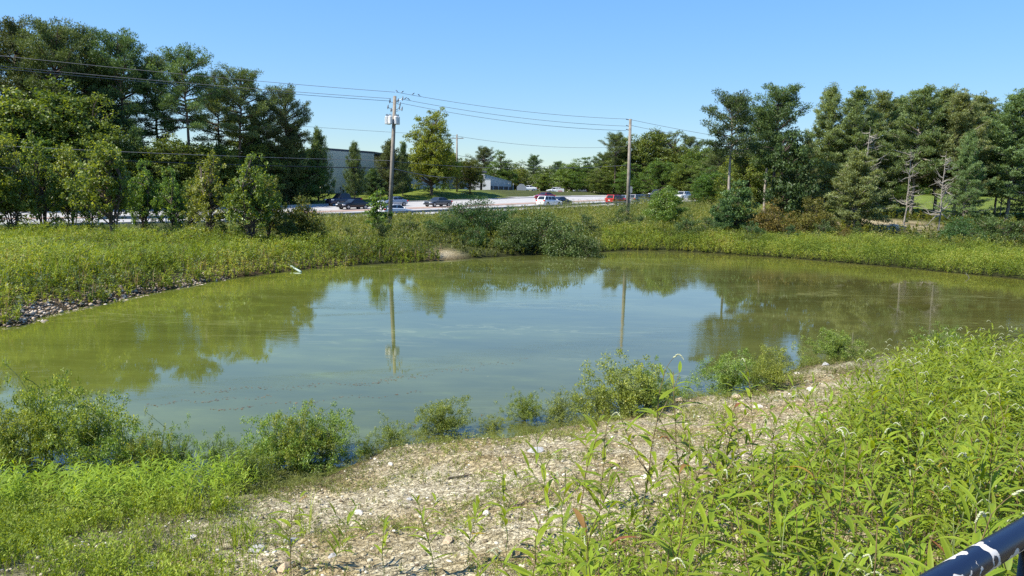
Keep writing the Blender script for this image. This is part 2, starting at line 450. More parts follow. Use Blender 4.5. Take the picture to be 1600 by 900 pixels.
lawnc = mixc(N, L, 1.0, rl.outputs[0], rl2.outputs[0], 'MULTIPLY')
rr = ramp(N, [(0.35, (.08, .06, .04)), (.6, (.22, .165, .11))]); L.new(n3.outputs[0], rr.inputs[0])
c1 = mixc(N, L, attr(N, 'sand'), rsoil.outputs[0], sandc)
c1 = mixc(N, L, attr(N, 'lawn'), c1, lawnc)
c1 = mixc(N, L, attr(N, 'rock'), c1, rr.outputs[0])
wetc = mixc(N, L, 1.0, c1, (.36, .33, .26), 'MULTIPLY')
c1 = mixc(N, L, attr(N, 'wet'), c1, wetc)
L.new(c1, b.inputs['Base Color']); b.inputs['Roughness'].default_value = .95; b.inputs['Specular IOR Level'].default_value = .15
bp = N.new('ShaderNodeBump'); bp.inputs['Strength'].default_value = .9; bp.inputs['Distance'].default_value = .03
L.new(n1.outputs[0], bp.inputs['Height'])
bp2 = N.new('ShaderNodeBump'); bp2.inputs['Strength'].default_value = .7; bp2.inputs['Distance'].default_value = .012
L.new(n3.outputs[0], bp2.inputs['Height']); L.new(bp.outputs[0], bp2.inputs['Normal'])
bp3 = N.new('ShaderNodeBump'); bp3.inputs['Strength'].default_value = .8; bp3.inputs['Distance'].default_value = .035
mc_ = N.new('ShaderNodeMath'); mc_.operation = 'MINIMUM'; mc_.inputs[1].default_value = .14; L.new(vc.outputs['Distance'], mc_.inputs[0])
mc2 = N.new('ShaderNodeMath'); mc2.operation = 'MULTIPLY'; mc2.inputs[1].default_value = 6; L.new(mc_.outputs[0], mc2.inputs[0])
L.new(mc2.outputs[0], bp3.inputs['Height']); L.new(bp2.outputs[0], bp3.inputs['Normal']); L.new(bp3.outputs[0], b.inputs['Normal'])
wet = 1 - sstep(.04, .30, GZ + (fbm(GX * 2, GY * 2, 3, 3) - .5) * .12)
obj('ground', mesh_np('ground', V, Fg, gm, smooth=True, attrs=dict(sand=sand, rock=rock, lawn=lawn, wet=wet)), kind='structure')

# ------------------------------------------------------------------ pond
wm, N, L, b = mat_new('pond_water')
wn1 = noise_node(N, L, 1, 6, rough=.6, stretch=(.10, .20, 1)); wn2 = noise_node(N, L, 1, 6, rough=.65, stretch=(.5, 1.4, 1))
tc = N.new('ShaderNodeTexCoord'); sep = N.new('ShaderNodeSeparateXYZ'); L.new(tc.outputs['Object'], sep.inputs[0])
rw = ramp(N, [(.30, (.062, .070, .016)), (.52, (.088, .098, .023)), (.72, (.128, .140, .036))]); L.new(wn1.outputs[0], rw.inputs[0])
rw2 = ramp(N, [(.40, (.86, .87, .88)), (.60, (1.0, 1.0, 1.0)), (.74, (1.3, 1.35, 1.2))]); L.new(wn2.outputs[0], rw2.inputs[0])
wc = mixc(N, L, 1.0, rw.outputs[0], rw2.outputs[0], 'MULTIPLY')
# algae gathered on the left side, browner silt on the right
mrx = N.new('ShaderNodeMapRange'); mrx.inputs['From Min'].default_value = -14; mrx.inputs['From Max'].default_value = 22; L.new(sep.outputs[0], mrx.inputs[0])
rx = ramp(N, [(0, (1.30, 1.38, .85)), (.3, (1.05, 1.1, 1.05)), (.65, (.97, .92, 1.1)), (1, (1.0, .84, .9))]); L.new(mrx.outputs[0], rx.inputs[0])
wc = mixc(N, L, 1.0, wc, rx.outputs[0], 'MULTIPLY')
b.inputs['Roughness'].default_value = .02
b.inputs['IOR'].default_value = 1.5
L.new(wc, b.inputs['Base Color'])
# drifting specks and thin scum lines
vo = N.new('ShaderNodeTexVoronoi'); vo.inputs['Scale'].default_value = 1.6; L.new(tc.outputs['Object'], vo.inputs['Vector'])
rv = ramp(N, [(0, (1, 1, 1)), (.022, (1, 1, 1)), (.03, (0, 0, 0))]); L.new(vo.outputs['Distance'], rv.inputs[0])
wc2 = mixc(N, L, rv.outputs[0], wc, (.30, .31, .12))
# drawn-out scum threads: narrow ridges of a warped noise
wr_ = noise_node(N, L, 1, 5, rough=.6, stretch=(.22, .75, 1)); wr_.inputs['Distortion'].default_value = 1.2
r1 = ramp(N, [(.47, (0, 0, 0)), (.497, (.55, .55, .55)), (.503, (.55, .55, .55)), (.53, (0, 0, 0))]); L.new(wr_.outputs[0], r1.inputs[0])
wr2 = noise_node(N, L, 1, 3, stretch=(.05, .16, 1)); r2 = ramp(N, [(.50, (0, 0, 0)), (.66, (1, 1, 1))]); L.new(wr2.outputs[0], r2.inputs[0])
thr = mixc(N, L, 1.0, r1.outputs[0], r2.outputs[0], 'MULTIPLY')
wc3 = mixc(N, L, thr, wc2, (.26, .27, .11)); L.new(wc3, b.inputs['Base Color'])
rgn = N.new('ShaderNodeMapRange'); rgn.inputs['To Min'].default_value = .02; rgn.inputs['To Max'].default_value = .045; L.new(r2.outputs[0], rgn.inputs[0]); L.new(rgn.outputs[0], b.inputs['Roughness'])
wb = noise_node(N, L, 1, 3, stretch=(1.2, 4.0, 1)); wb2 = noise_node(N, L, 1, 2, stretch=(7, 16, 1))
patch = noise_node(N, L, 1, 2, stretch=(.06, .12, 1))
rp = ramp(N, [(.45, (.08, .08, .08)), (.62, (1, 1, 1))]); L.new(patch.outputs[0], rp.inputs[0])
bpa = N.new('ShaderNodeBump'); bpa.inputs['Distance'].default_value = .004; L.new(wb.outputs[0], bpa.inputs['Height']); L.new(rp.outputs[0], bpa.inputs['Strength'])
bpb = N.new('ShaderNodeBump'); bpb.inputs['Distance'].default_value = .0009; L.new(wb2.outputs[0], bpb.inputs['Height']); L.new(rp.outputs[0], bpb.inputs['Strength']); L.new(bpa.outputs[0], bpb.inputs['Normal'])
L.new(bpb.outputs[0], b.inputs['Normal'])
obj('pond_water', mesh_np('pond_water', [(-28, 6, 0), (50, 6, 0), (50, 70, 0), (-28, 70, 0)], [(0, 1, 2, 3)], wm), kind='structure')

# ------------------------------------------------------------------ road
def strip(name, s0, s1, t0, t1, dz, mat, step=4, dash=None, thick=0.0, **props):
    V = []; Fs = []
    ts = np.arange(t0, t1, step)
    if dash: segs = [(a, a + dash[0]) for a in np.arange(t0, t1, dash[1])]
    else: segs = [(a, min(a + step, t1)) for a in ts]
    if dash:
        for a, bb in segs:
            n = len(V)
            for t, s in ((a, s0), (bb, s0), (bb, s1), (a, s1)):
                p = Q0 + RD * t + RN * s; V.append((p[0], p[1], float(T1(p[1])) + dz))
            Fs.append((n, n + 1, n + 2, n + 3))
    else:
        tt = np.append(ts, t1)
        for t in tt:
            for s in (s0, s1):
                p = Q0 + RD * t + RN * s; V.append((p[0], p[1], float(T1(p[1])) + dz))
                V.append((p[0], p[1], float(T1(p[1])) + dz - max(thick, .0)))
        for k in range(len(tt) - 1):
            a = 4 * k; bb = a + 4
            Fs.append((a, bb, bb + 2, a + 2))
            if thick:
                Fs += [(a + 1, bb + 1, bb, a), (a + 2, bb + 2, bb + 3, a + 3)]
    Fs = [f[::-1] for f in Fs] if False else Fs
    me = bpy.data.meshes.new(name); me.from_pydata(V, [], Fs); me.materials.append(mat); me.update()
    return obj(name, me, **props)
M['concrete'] = plain('worn_pale_road', (.37, .36, .345), .85, vary=.09, scale=.35)
M['kerb'] = plain('kerb_concrete', (.42, .40, .36), .85, vary=.1, scale=2)
M['median'] = plain('reddish_median', (.33, .23, .18), .9, vary=.12, scale=.5)
M['paint'] = plain('road_paint', (.75, .75, .72), .7, vary=.12, scale=3)
strip('road', 0, ROAD_W, -130, 300, .05, M['concrete'], kind='structure', thick=.12)
strip('median', 10.2, 13.0, -130, 150, .10, M['median'], kind='structure', thick=.06)
strip('kerb', ROAD_W, ROAD_W + .35, -130, 300, .18, M['kerb'], kind='structure', thick=.2)
strip('kerb', -.35, 0, -130, 300, .17, M['kerb'], kind='structure', thick=.2)
for s in (5.0, 18.5): strip('lane_marking', s, s + .16, -120, 280, .056, M['paint'], dash=(3, 9), kind='structure')
for s in (.5, 9.7, 13.4, 24.3): strip('lane_marking', s, s + .14, -120, 280, .056, M['paint'], kind='structure')

def road_pt(px, py): # pixel ray onto the road surface
    d = ray(px, py); ts = np.arange(40, 400, .2); z = CAM_Z + d[2] * ts
    k = np.nonzero(z <= T1(d[1] * ts) + .05)[0]
    t = ts[k[0]] if len(k) else 260
    return d[0] * t, d[1] * t, float(T1(d[1] * t)) + .05

strip('side_road', ROAD_W + .36, ROAD_W + 13, 64, 128, .12, M['concrete'], kind='structure', thick=.15)
# ------------------------------------------------------------------ guardrail
gr = thing('guardrail', 'low grey steel guardrail on short posts along the near kerb', 'guardrail', (0, 0, 0))
pts = []
for t in np.arange(-24, 84, 3.0):
    p = Q0 + RD * t - RN * .9; pts.append((p[0], p[1], H(*p)))
w = MB()
prof = [(-.155, 0), (-.10, -.05), (-.04, 0), (.04, 0), (.10, -.05), (.155, 0)]
V = []; Fs = []
for (x, y, z) in pts:
    for dz, o_ in prof: V.append((x - RN[0] * (-o_), y - RN[1] * (-o_), z + .62 + dz))
for k in range(len(pts) - 1):
    for j in range(5): a = k * 6 + j; Fs.append((a, a + 1, a + 7, a + 6))
w.add(V, Fs); obj('rail', w.mesh('rail', M['galv']), gr)
pm = MB().box((0, 0, .32), (.12, .16, .72)).mesh('post', M['white'])
for (x, y, z) in pts: obj('post', pm, gr, (x + RN[0] * .12, y + RN[1] * .12, z), (0, 0, math.atan2(RN[1], RN[0])))

# ------------------------------------------------------------------ buildings
M['wallA'] = plain('tan_grey_metal_wall', (.86, .78, .58), .7, vary=.04, scale=.5)
M['wallB'] = plain('darker_tan_metal_wall', (.66, .60, .47), .7, vary=.04, scale=.5)  # same tan in a darker tone, for the end walls
M['trimdark'] = plain('dark_roof_trim', (.08, .08, .09), .6, vary=.1)
M['roofm'] = plain('pale_metal_roof', (.52, .53, .54), .5, vary=.06, scale=.6)
M['brick'] = plain('brown_brick_wall', (.30, .19, .14), .85, vary=.15, scale=3)
M['shadewall'] = plain('shade_brown_wall', (.12, .095, .08), .8, vary=.12, scale=1)  # lower shed wall: its shade is put into the dark brown
def wall_run(parent, A, B, z0, z1, mat, thick=.3, name='wall', seam=None, seamname='wall_panel'):
    A = np.array(A); B = np.array(B); Lw = np.linalg.norm(B - A); rz = math.atan2(B[1] - A[1], B[0] - A[0])
    mid = (A + B) / 2
    obj(name, MB().box((mid[0], mid[1], (z0 + z1) / 2), (Lw, thick, z1 - z0), rz).mesh(name, mat), parent)
    if seam:
        n = int(Lw / seam); me = MB().box((0, 0, (z1 - z0) / 2 - .1), (seam * .93, .10, z1 - z0 - .35)).mesh(seamname, mat)
        nv = np.array([math.sin(rz), -math.cos(rz)])
        for k in range(n):
            p = A + (B - A) * (k + .5) / n + nv * (thick / 2 + .03)
            obj(seamname, me, parent, (p[0], p[1], z0 + .1), (0, 0, rz))
wh = thing('warehouse', 'long tan grey metal warehouse behind the pines across the road', 'warehouse')
cz = 4.2
A_ = at_y(500, 240, 128)[:2]; Bc = at_y(637, 256, 168)[:2]; Cc = at_y(694, 262, 178)[:2]
zt = at_y(513, 236, 132)[2]
D_ = A_ + (Cc - Bc) * 2.2; E_ = Cc + (A_ - Bc) * .2
wall_run(wh, A_, Bc, cz - 1, zt, M['wallA'], seam=6.0)
wall_run(wh, Bc, Cc, cz - 1, zt - .25, M['wallB'], seam=2.9)
rf = MB(); 
rv_ = [(*A_, zt + .02), (*Bc, zt + .02), (*Cc, zt - .2), (*(A_ + (Cc - Bc)), zt + .02)]
rf.add([(x, y, z) for x, y, z in rv_] + [(x, y, z + .35) for x, y, z in rv_], [(0, 1, 5, 4), (1, 2, 6, 5), (2, 3, 7, 6), (3, 0, 4, 7), (4, 5, 6, 7), (3, 2, 1, 0)])
obj('roof', rf.mesh('roof', M['trimdark']), wh)
wall_run(wh, A_, A_ + (Cc - Bc), cz - 1, zt - .02, M['wallB'])
dsp = MB().box((0, 0, 0), (.18, .18, zt - cz)).mesh('downpipe', M['trimdark'])
for f in (.18, .5, .8):
    p = A_ + (Bc - A_) * f + np.array([.45, -.1]); obj('downpipe', dsp, wh, (p[0], p[1], (zt + cz) / 2 - .4))

lb = thing('loading_bay', 'white walled loading bay with brick end left of the low shed', 'building')
a = at_y(690, 300, 182)[:2]; c = at_y(733, 300, 186)[:2]; d2 = at_y(757, 300, 188)[:2]
gz = 4.1
wall_run(lb, a, c, gz - 1, at_y(700, 268, 182)[2], M['white'])
wall_run(lb, c, d2, gz - 1, at_y(745, 284, 186)[2], M['brick'])
for px in (697, 706, 727):
    p = at_y(px, 300, 181.2); obj('dock_door', MB().box((0, 0, 1.5), (1.1, .2, 3.0)).mesh('dock_door', M['porcelain'] if px < 720 else M['white']), lb, (p[0], p[1], gz))
q = (a + d2) / 2
obj('roof', MB().box((q[0], q[1] + 5.2, at_y(700, 266, 182)[2]), (11.0, 9, .3), .02).mesh('roof', M['trimdark']), lb)

sh = thing('metal_shed', 'low metal shed with pale sloping roof and base wall coloured dark for its shade', 'shed')
a = at_y(757, 300, 176)[:2]; c = at_y(799, 300, 200)[:2]
za, zc = at_y(757, 274, 176)[2], at_y(799, 285, 200)[2]
zm = at_y(757, 290, 176)[2]
wall_run(sh, a, c, gz - 1, zm, M['shadewall'], name='base_wall')
v = [(*a, zm), (*c, zm), (*c, zc), (*a, za)]
nn_ = np.array([-(c - a)[1], (c - a)[0]]); nn_ = nn_ / np.linalg.norm(nn_) * .3
fascia = MB().add([p for p in v] + [(x + nn_[0], y + nn_[1], z) for x, y, z in v], [(0, 1, 2, 3), (7, 6, 5, 4), (3, 2, 6, 7), (0, 3, 7, 4), (1, 5, 6, 2), (0, 4, 5, 1)])
obj('upper_wall', fascia.mesh('upper_wall', M['roofm']), sh)
nb = nn_ / .3 * 14
obj('roof', MB().add([(*a, za + .05), (*c, zc + .05), (*(c + nb), zc + 2.2), (*(a + nb), za + 2.0), (*a, za + .25), (*c, zc + .25), (*(c + nb), zc + 2.4), (*(a + nb), za + 2.2)],
    [(0, 1, 5, 4), (1, 2, 6, 5), (2, 3, 7, 6), (3, 0, 4, 7), (4, 5, 6, 7), (3, 2, 1, 0)]).mesh('roof', M['roofm']), sh)
pcol = MB().box((0, 0, 1.5), (.18, .18, 3.6)).mesh('column', M['roofm'])
for f in np.linspace(.02, .98, 6):
    p = a + (c - a) * f - nn_ * 2; obj('column', pcol, sh, (p[0], p[1], gz - .6))

# boxes and carts in the yard
for k, (px, py, wd, hh, mt, lab) in enumerate([(743, 300, 1.1, 1.25, 'white', 'white square crate standing on the lawn beside the brick wall'),
        (760, 299, 1.0, 1.6, 'white', 'white upright cabinet at the near corner of the shed')]):
    p = at_y(px, py, 165); z = H(p[0], p[1]); t = thing('crate', lab, 'crate', (p[0], p[1], z))
    obj('body', MB().box((0, 0, hh / 2), (wd * 3.6 / 2, 1.2, hh * 1.9)).mesh('body', M[mt]), t)
    obj('lid', MB().box((0, 0, hh * 1.45 + .04), (wd * 1.9, 1.3, .1)).mesh('lid', M['roofm']), t)
# round sign seen from the back, post signs, board
def post_sign(px, ytop, ybase, Y, kind, label, rad=.38):
    pt = at_y(px, ytop, Y); pb = at_y(px, ybase, Y); z0 = min(H(pb[0], pb[1]), pb[2])
    t = thing('road_sign', label, 'sign', (pt[0], Y, z0))
    hgt = pt[2] - z0
    obj('post', MB().box((0, 0, hgt / 2), (.09, .06, hgt)).mesh('post', M['galv']), t)
    me = MB()
    k = 8
    V = [(math.cos(2 * PI * (j + .5) / k) * rad, dy, hgt - rad + math.sin(2 * PI * (j + .5) / k) * rad) for dy in (-.06, -.03) for j in range(k)]
    me.add(V, [tuple(range(k)), tuple(range(k, 2 * k))[::-1]] + [(j, (j + 1) % k, k + (j + 1) % k, k + j) for j in range(k)])
    obj('plate', me.mesh('plate', M['galv']), t)
post_sign(815, 287, 304, 178, 'oct', 'grey octagonal sign back on a post by the side road', 1.2)
def slim_post(px, ytop, Y, label):
    pt = at_y(px, ytop, Y); z0 = H(pt[0], Y)
    t = thing('road_sign', label, 'sign', (pt[0], Y, z0)); hgt = pt[2] - z0
    obj('post', MB().box((0, 0, hgt / 2), (.10, .08, hgt)).mesh('post', M['galv']), t)
    obj('plate', MB().box((0, -.07, hgt - .55), (.42, .03, 1.0)).mesh('plate', M['galv']), t)
slim_post(986, 291, 120, 'narrow grey sign on a thin post right of the second pole')
pb = at_y(875, 303, 190); bd = thing('sign_board', 'white rectangular board with faded red print by the side road', 'sign', (pb[0], 190, H(pb[0], 190)))
zz = at_y(875, 300, 190)[2] - bd.location[2]
obj('panel', MB().box((0, 0, zz), (2.0, .12, 1.75)).mesh('panel', M['white']), bd)
rm = plain('faded_red_print', (.55, .12, .10), .7)
for r_, (wd, zo) in enumerate(((1.05, .28), (1.25, .0), (.9, -.26))):
    obj('print_line', MB().box((0, -.075, zz + zo), (wd, .02, .17)).mesh('print_line', rm), bd)
for sx in (-.85, .85): obj('post', MB().box((sx, .05, zz / 2 - .45), (.12, .1, max(zz - .9, .4))).mesh('post', M['white']), bd)

# ------------------------------------------------------------------ utility poles, wires, birds
def pole(pxt, pyt, pxb, pyb, Y, r, label, group='utility poles'):
    pt = at_y(pxt, pyt, Y); pb = at_y(pxb, pyb, Y); g = H(pb[0], Y)
    slope = (pt[0] - pb[0]) / (pt[2] - pb[2]); bx = pt[0] - slope * (pt[2] - g)
    t = thing('utility_pole', label, 'utility pole', (bx, Y, g), group=group)
    h = pt[2] - g; lean = slope
    obj('pole', MB().tube([(0, 0, -.5), (lean * h * .5, 0, h * .5), (lean * h, 0, h)], [r * 1.25, r * 1.1, r * .85], 12).mesh('pole', M['polewood'], True), t)
    return t, h, lean, np.array([bx, Y, g])
Y1 = 69.0
t1, h1, l1, b1 = pole(617, 150, 609, 345, Y1, .17, 'tall grey wooden utility pole with a ring of pale transformers near its top')
t2, h2, l2, b2 = pole(985, 186, 981, 325, 78.0, .16, 'plain tall wooden utility pole standing above the red car')
t3, h3, l3, b3 = pole(714, 210, 714, 302, 150.0, .16, 'thin distant utility pole between the lime green tree and the low shed')
_t4 = []
def on_pole(b, h, l, z): return np.array([b[0] + l * z, b[1], b[2] + z])
# transformer bank, cut-outs and insulators on the first pole
ztr = at_y(612, 188, Y1)[2] - b1[2]
can = MB(); can.tube([(0, 0, -.36), (0, 0, -.33), (0, 0, .30), (0, 0, .36)], [.17, .19, .19, .13], 12)
canm = can.mesh('transformer', M['white'], False)
bush_m = MB().tube([(0, 0, 0), (0, 0, .1), (0, 0, .2)], [.035, .05, .02], 6).mesh('bushing', M['porcelain'])
for k in range(6):
    a = 2 * PI * k / 6 + .3
    x, y = math.cos(a) * .50 - .14, math.sin(a) * .38
    tr = obj('transformer', canm, t1, (l1 * ztr + x, y, ztr))
    obj('bushing', bush_m, tr, (.05, 0, .36)); obj('bushing', bush_m, tr, (-.06, 0, .36))
rb = MB(); rb.tube([(l1 * ztr - .14 + math.cos(a) * .50, math.sin(a) * .38, ztr - .12) for a in np.linspace(0, 2 * PI, 17)], .03, 5, False)
obj('bracket_ring', rb.mesh('bracket_ring', M['galv']), t1)
for (px, py, x2, y2) in ((606, 167, 615, 172), (611, 172, 615, 173), (624, 168, 618, 172), (628, 170, 619, 174), (629, 154, 618, 158), (622, 157, 617, 160), (625, 163, 618, 160), (609, 158, 614, 160)):
    pa = at_y(px, py, Y1) - b1; pb_ = at_y(x2, y2, Y1) - b1
    obj('arm', MB().tube([pb_, (pa + pb_) / 2 - np.array([0, 0, .05]), pa], .025, 5).mesh('arm', M['porcelain']), t1)
    obj('cutout', MB().tube([pa + np.array([0, 0, -.20]), pa, pa + np.array([.04, 0, .2])], [.035, .075, .035], 6).mesh('cutout', M['porcelain']), t1)
obj('riser', MB().tube([(.19, -.05, .1), (l1 * h1 * .5 + .18, -.05, h1 * .5), (l1 * h1 * .8 + .16, -.05, h1 * .82)], .03, 5).mesh('riser', M['cable']), t1)
for bb, hh, ll, tt, lev in ((b2, h2, l2, t2, (187, 197, 203)),):
    for py in lev:
        p = at_y(982, py, 78) - bb
        obj('insulator', MB().tube([p + np.array([.15, 0, 0]), p, p + np.array([-.25, 0, .05])], [.03, .05, .06], 6).mesh('insulator', M['porcelain']), tt)
for dx in (-.9, .9):
    obj('insulator', MB().tube([(dx, 0, h3 - .7), (dx, 0, h3 - .4)], [.06, .04], 6).mesh('insulator', M['porcelain']), t3)
obj('crossarm', MB().box((0, 0, h3 - .75), (2.4, .12, .14)).mesh('crossarm', M['polewood']), t3)

def wire(P0, P1, sag, r, label, mat='wire', n=28):
    P0 = np.array(P0, float); P1 = np.array(P1, float)
    u = np.linspace(0, 1, n)
    p = P0 + (P1 - P0) * u[:, None]; p[:, 2] -= 4 * sag * u * (1 - u)
    o = obj('power_line', tubes_mesh('power_line', [p - P0], [np.full(n, r)], 4, M[mat]), None, P0, label=label, category='wire', group='wires strung between the utility poles')
    return o
def far_left(px, py, Y, A):       # a left end beyond the frame, on the line from A through the place seen at px,py
    B = at_y(px, py, Y); A = np.array(A); return A + (B - A) * 1.6
top1 = at_y(617, 144, Y1)
YL = 58.0
wires = [
    ((617, 144), (0, 80), .35, 'topmost wire from the transformer pole to the left edge'),
    ((611, 154), (0, 97), .32, 'second wire down, left of the transformer pole'),
    ((611, 158), (0, 101), .30, 'third wire down, left of the transformer pole'),
]
for (a, c, sg, lb_) in wires:
    A = at_y(*a, Y1); wire(A, far_left(*c, YL, A), sg, .018, lb_)
A = at_y(611, 251, Y1); wire(A, far_left(0, 221, YL, A), .35, .02, 'thin communication line low on the transformer pole')
A = at_y(611, 263, Y1); wire(A, far_left(0, 236, YL, A), .35, .035, 'thick black cable lowest on the transformer pole', 'cable')
for a, c, sg, lb_ in (((619, 144), (981, 186), .42, 'topmost wire between the two tall poles'), ((629, 155), (978, 197), .42, 'middle wire between the two tall poles'),
                      ((626, 161), (978, 204), .48, 'lowest high wire between the two tall poles'), ((613, 252), (980, 258), .5, 'slack low wire crossing from pole to pole before the trees')):
    wire(at_y(*a, Y1), at_y(*c, 78), sg, .017, lb_)
P3 = at_y(714, 275, 150)
wire(at_y(611, 263, Y1), at_y(712, 277, 140), .3, .05, 'black cable drooping from the transformer pole toward the lime tree', 'cable')
A = at_y(713, 212, 150)
B = at_y(0, 146, 95); wire(A, A + (B - A) * 1.4, .9, .024, 'long single wire passing behind the transformer pole')
wire(at_y(716, 213, 150), at_y(1010, 226, 190), 1.4, .03, 'faint far wire right of the distant pole')
wire(at_y(716, 243, 150), at_y(935, 262, 190), .8, .035, 'faint lower far wire right of the distant pole')
wire(at_y(986, 187, 78), at_y(1330, 236, 100), .5, .017, 'upper wire from the plain pole into the right hand pines')
wire(at_y(986, 196, 78), at_y(1330, 244, 100), .5, .017, 'lower wire from the plain pole into the right hand pines')
# birds
bm_ = MB()
bm_.add(*(lambda V, F_: (V, [tuple(f) for f in F_]))(*tube_np([np.array([(-.11, 0, -.02), (-.06, 0, .03), (0, 0, .06), (.06, 0, .10), (.10, 0, .15), (.13, 0, .155), (.165, 0, .15)])],
     [np.array([.012, .03, .045, .042, .032, .018, .003])], 7)))
bird_me = bm_.mesh('body', M['black'], True)
tail_me = MB().box((-.16, 0, -.05), (.14, .04, .012)).mesh('tail', M['black'])
for k, (px, py, rz, lab) in enumerate(((620, 142, 2.6, 'small dark bird perched on the pole top'), (628, 144, .4, 'small dark bird nearest the pole on the topmost wire'), (644, 148, .2, 'small dark bird on the topmost wire, left of a pair'),
                        (653, 149, 2.9, 'small dark bird farthest along the topmost wire'), (633, 155, .3, 'small dark bird nearest the pole on the middle wire'), (638, 157, 3.0, 'small dark bird farthest along the middle wire'))):
    A0, A1 = (at_y(619, 144, Y1), at_y(981, 186, 78)) if py < 152 else (at_y(629, 155, Y1), at_y(978, 197, 78))
    p = at_y(px, py, Y1); sg = .42
    u = np.clip((p[0] - A0[0]) / (A1[0] - A0[0]), 0, 1); q = A0 + (A1 - A0) * u; q[2] -= 4 * sg * u * (1 - u)
    t = thing('bird', lab, 'bird', (q[0], q[1], q[2] + .06), rz, 'birds on the wires', .95)
    obj('body', bird_me, t); obj('tail', tail_me, t)

# ------------------------------------------------------------------ vehicles
def paint(name, col, metal=.3): 
    m = plain(name, col, .28, metal, vary=.03, scale=2, coat=.6); return m
KIN = {  # length, width, height, belt height, profile: (x, hood/deck z), greenhouse xs: base front, roof front, roof rear, base rear
    'sedan': dict(L=4.75, W=1.82, H=1.46, deck=[(-2.37, .62), (-2.30, .95), (-1.35, 1.05), (-.9, 1.02), (.75, .98), (1.55, .90), (2.15, .78), (2.37, .55)], g=(.95, .25, -.85, -1.75)),
    'suv': dict(L=4.7, W=1.9, H=1.75, deck=[(-2.35, .75), (-2.32, 1.10), (-1.6, 1.12), (-.9, 1.10), (.85, 1.08), (1.65, 1.02), (2.2, .92), (2.35, .62)], g=(1.05, .45, -1.85, -2.25)),
    'hatch': dict(L=4.2, W=1.8, H=1.58, deck=[(-2.1, .70), (-2.06, 1.02), (-1.5, 1.04), (-.9, 1.03), (.85, 1.0), (1.45, .92), (1.95, .80), (2.1, .56)], g=(1.05, .4, -1.45, -1.98)),
    'pickup': dict(L=5.5, W=1.98, H=1.86, deck=[(-2.75, .75), (-2.72, 1.15), (-1.6, 1.15), (-.6, 1.14), (1.15, 1.14), (1.9, 1.10), (2.6, 1.02), (2.75, .70)], g=(1.35, .85, -.55, -.8)),
}
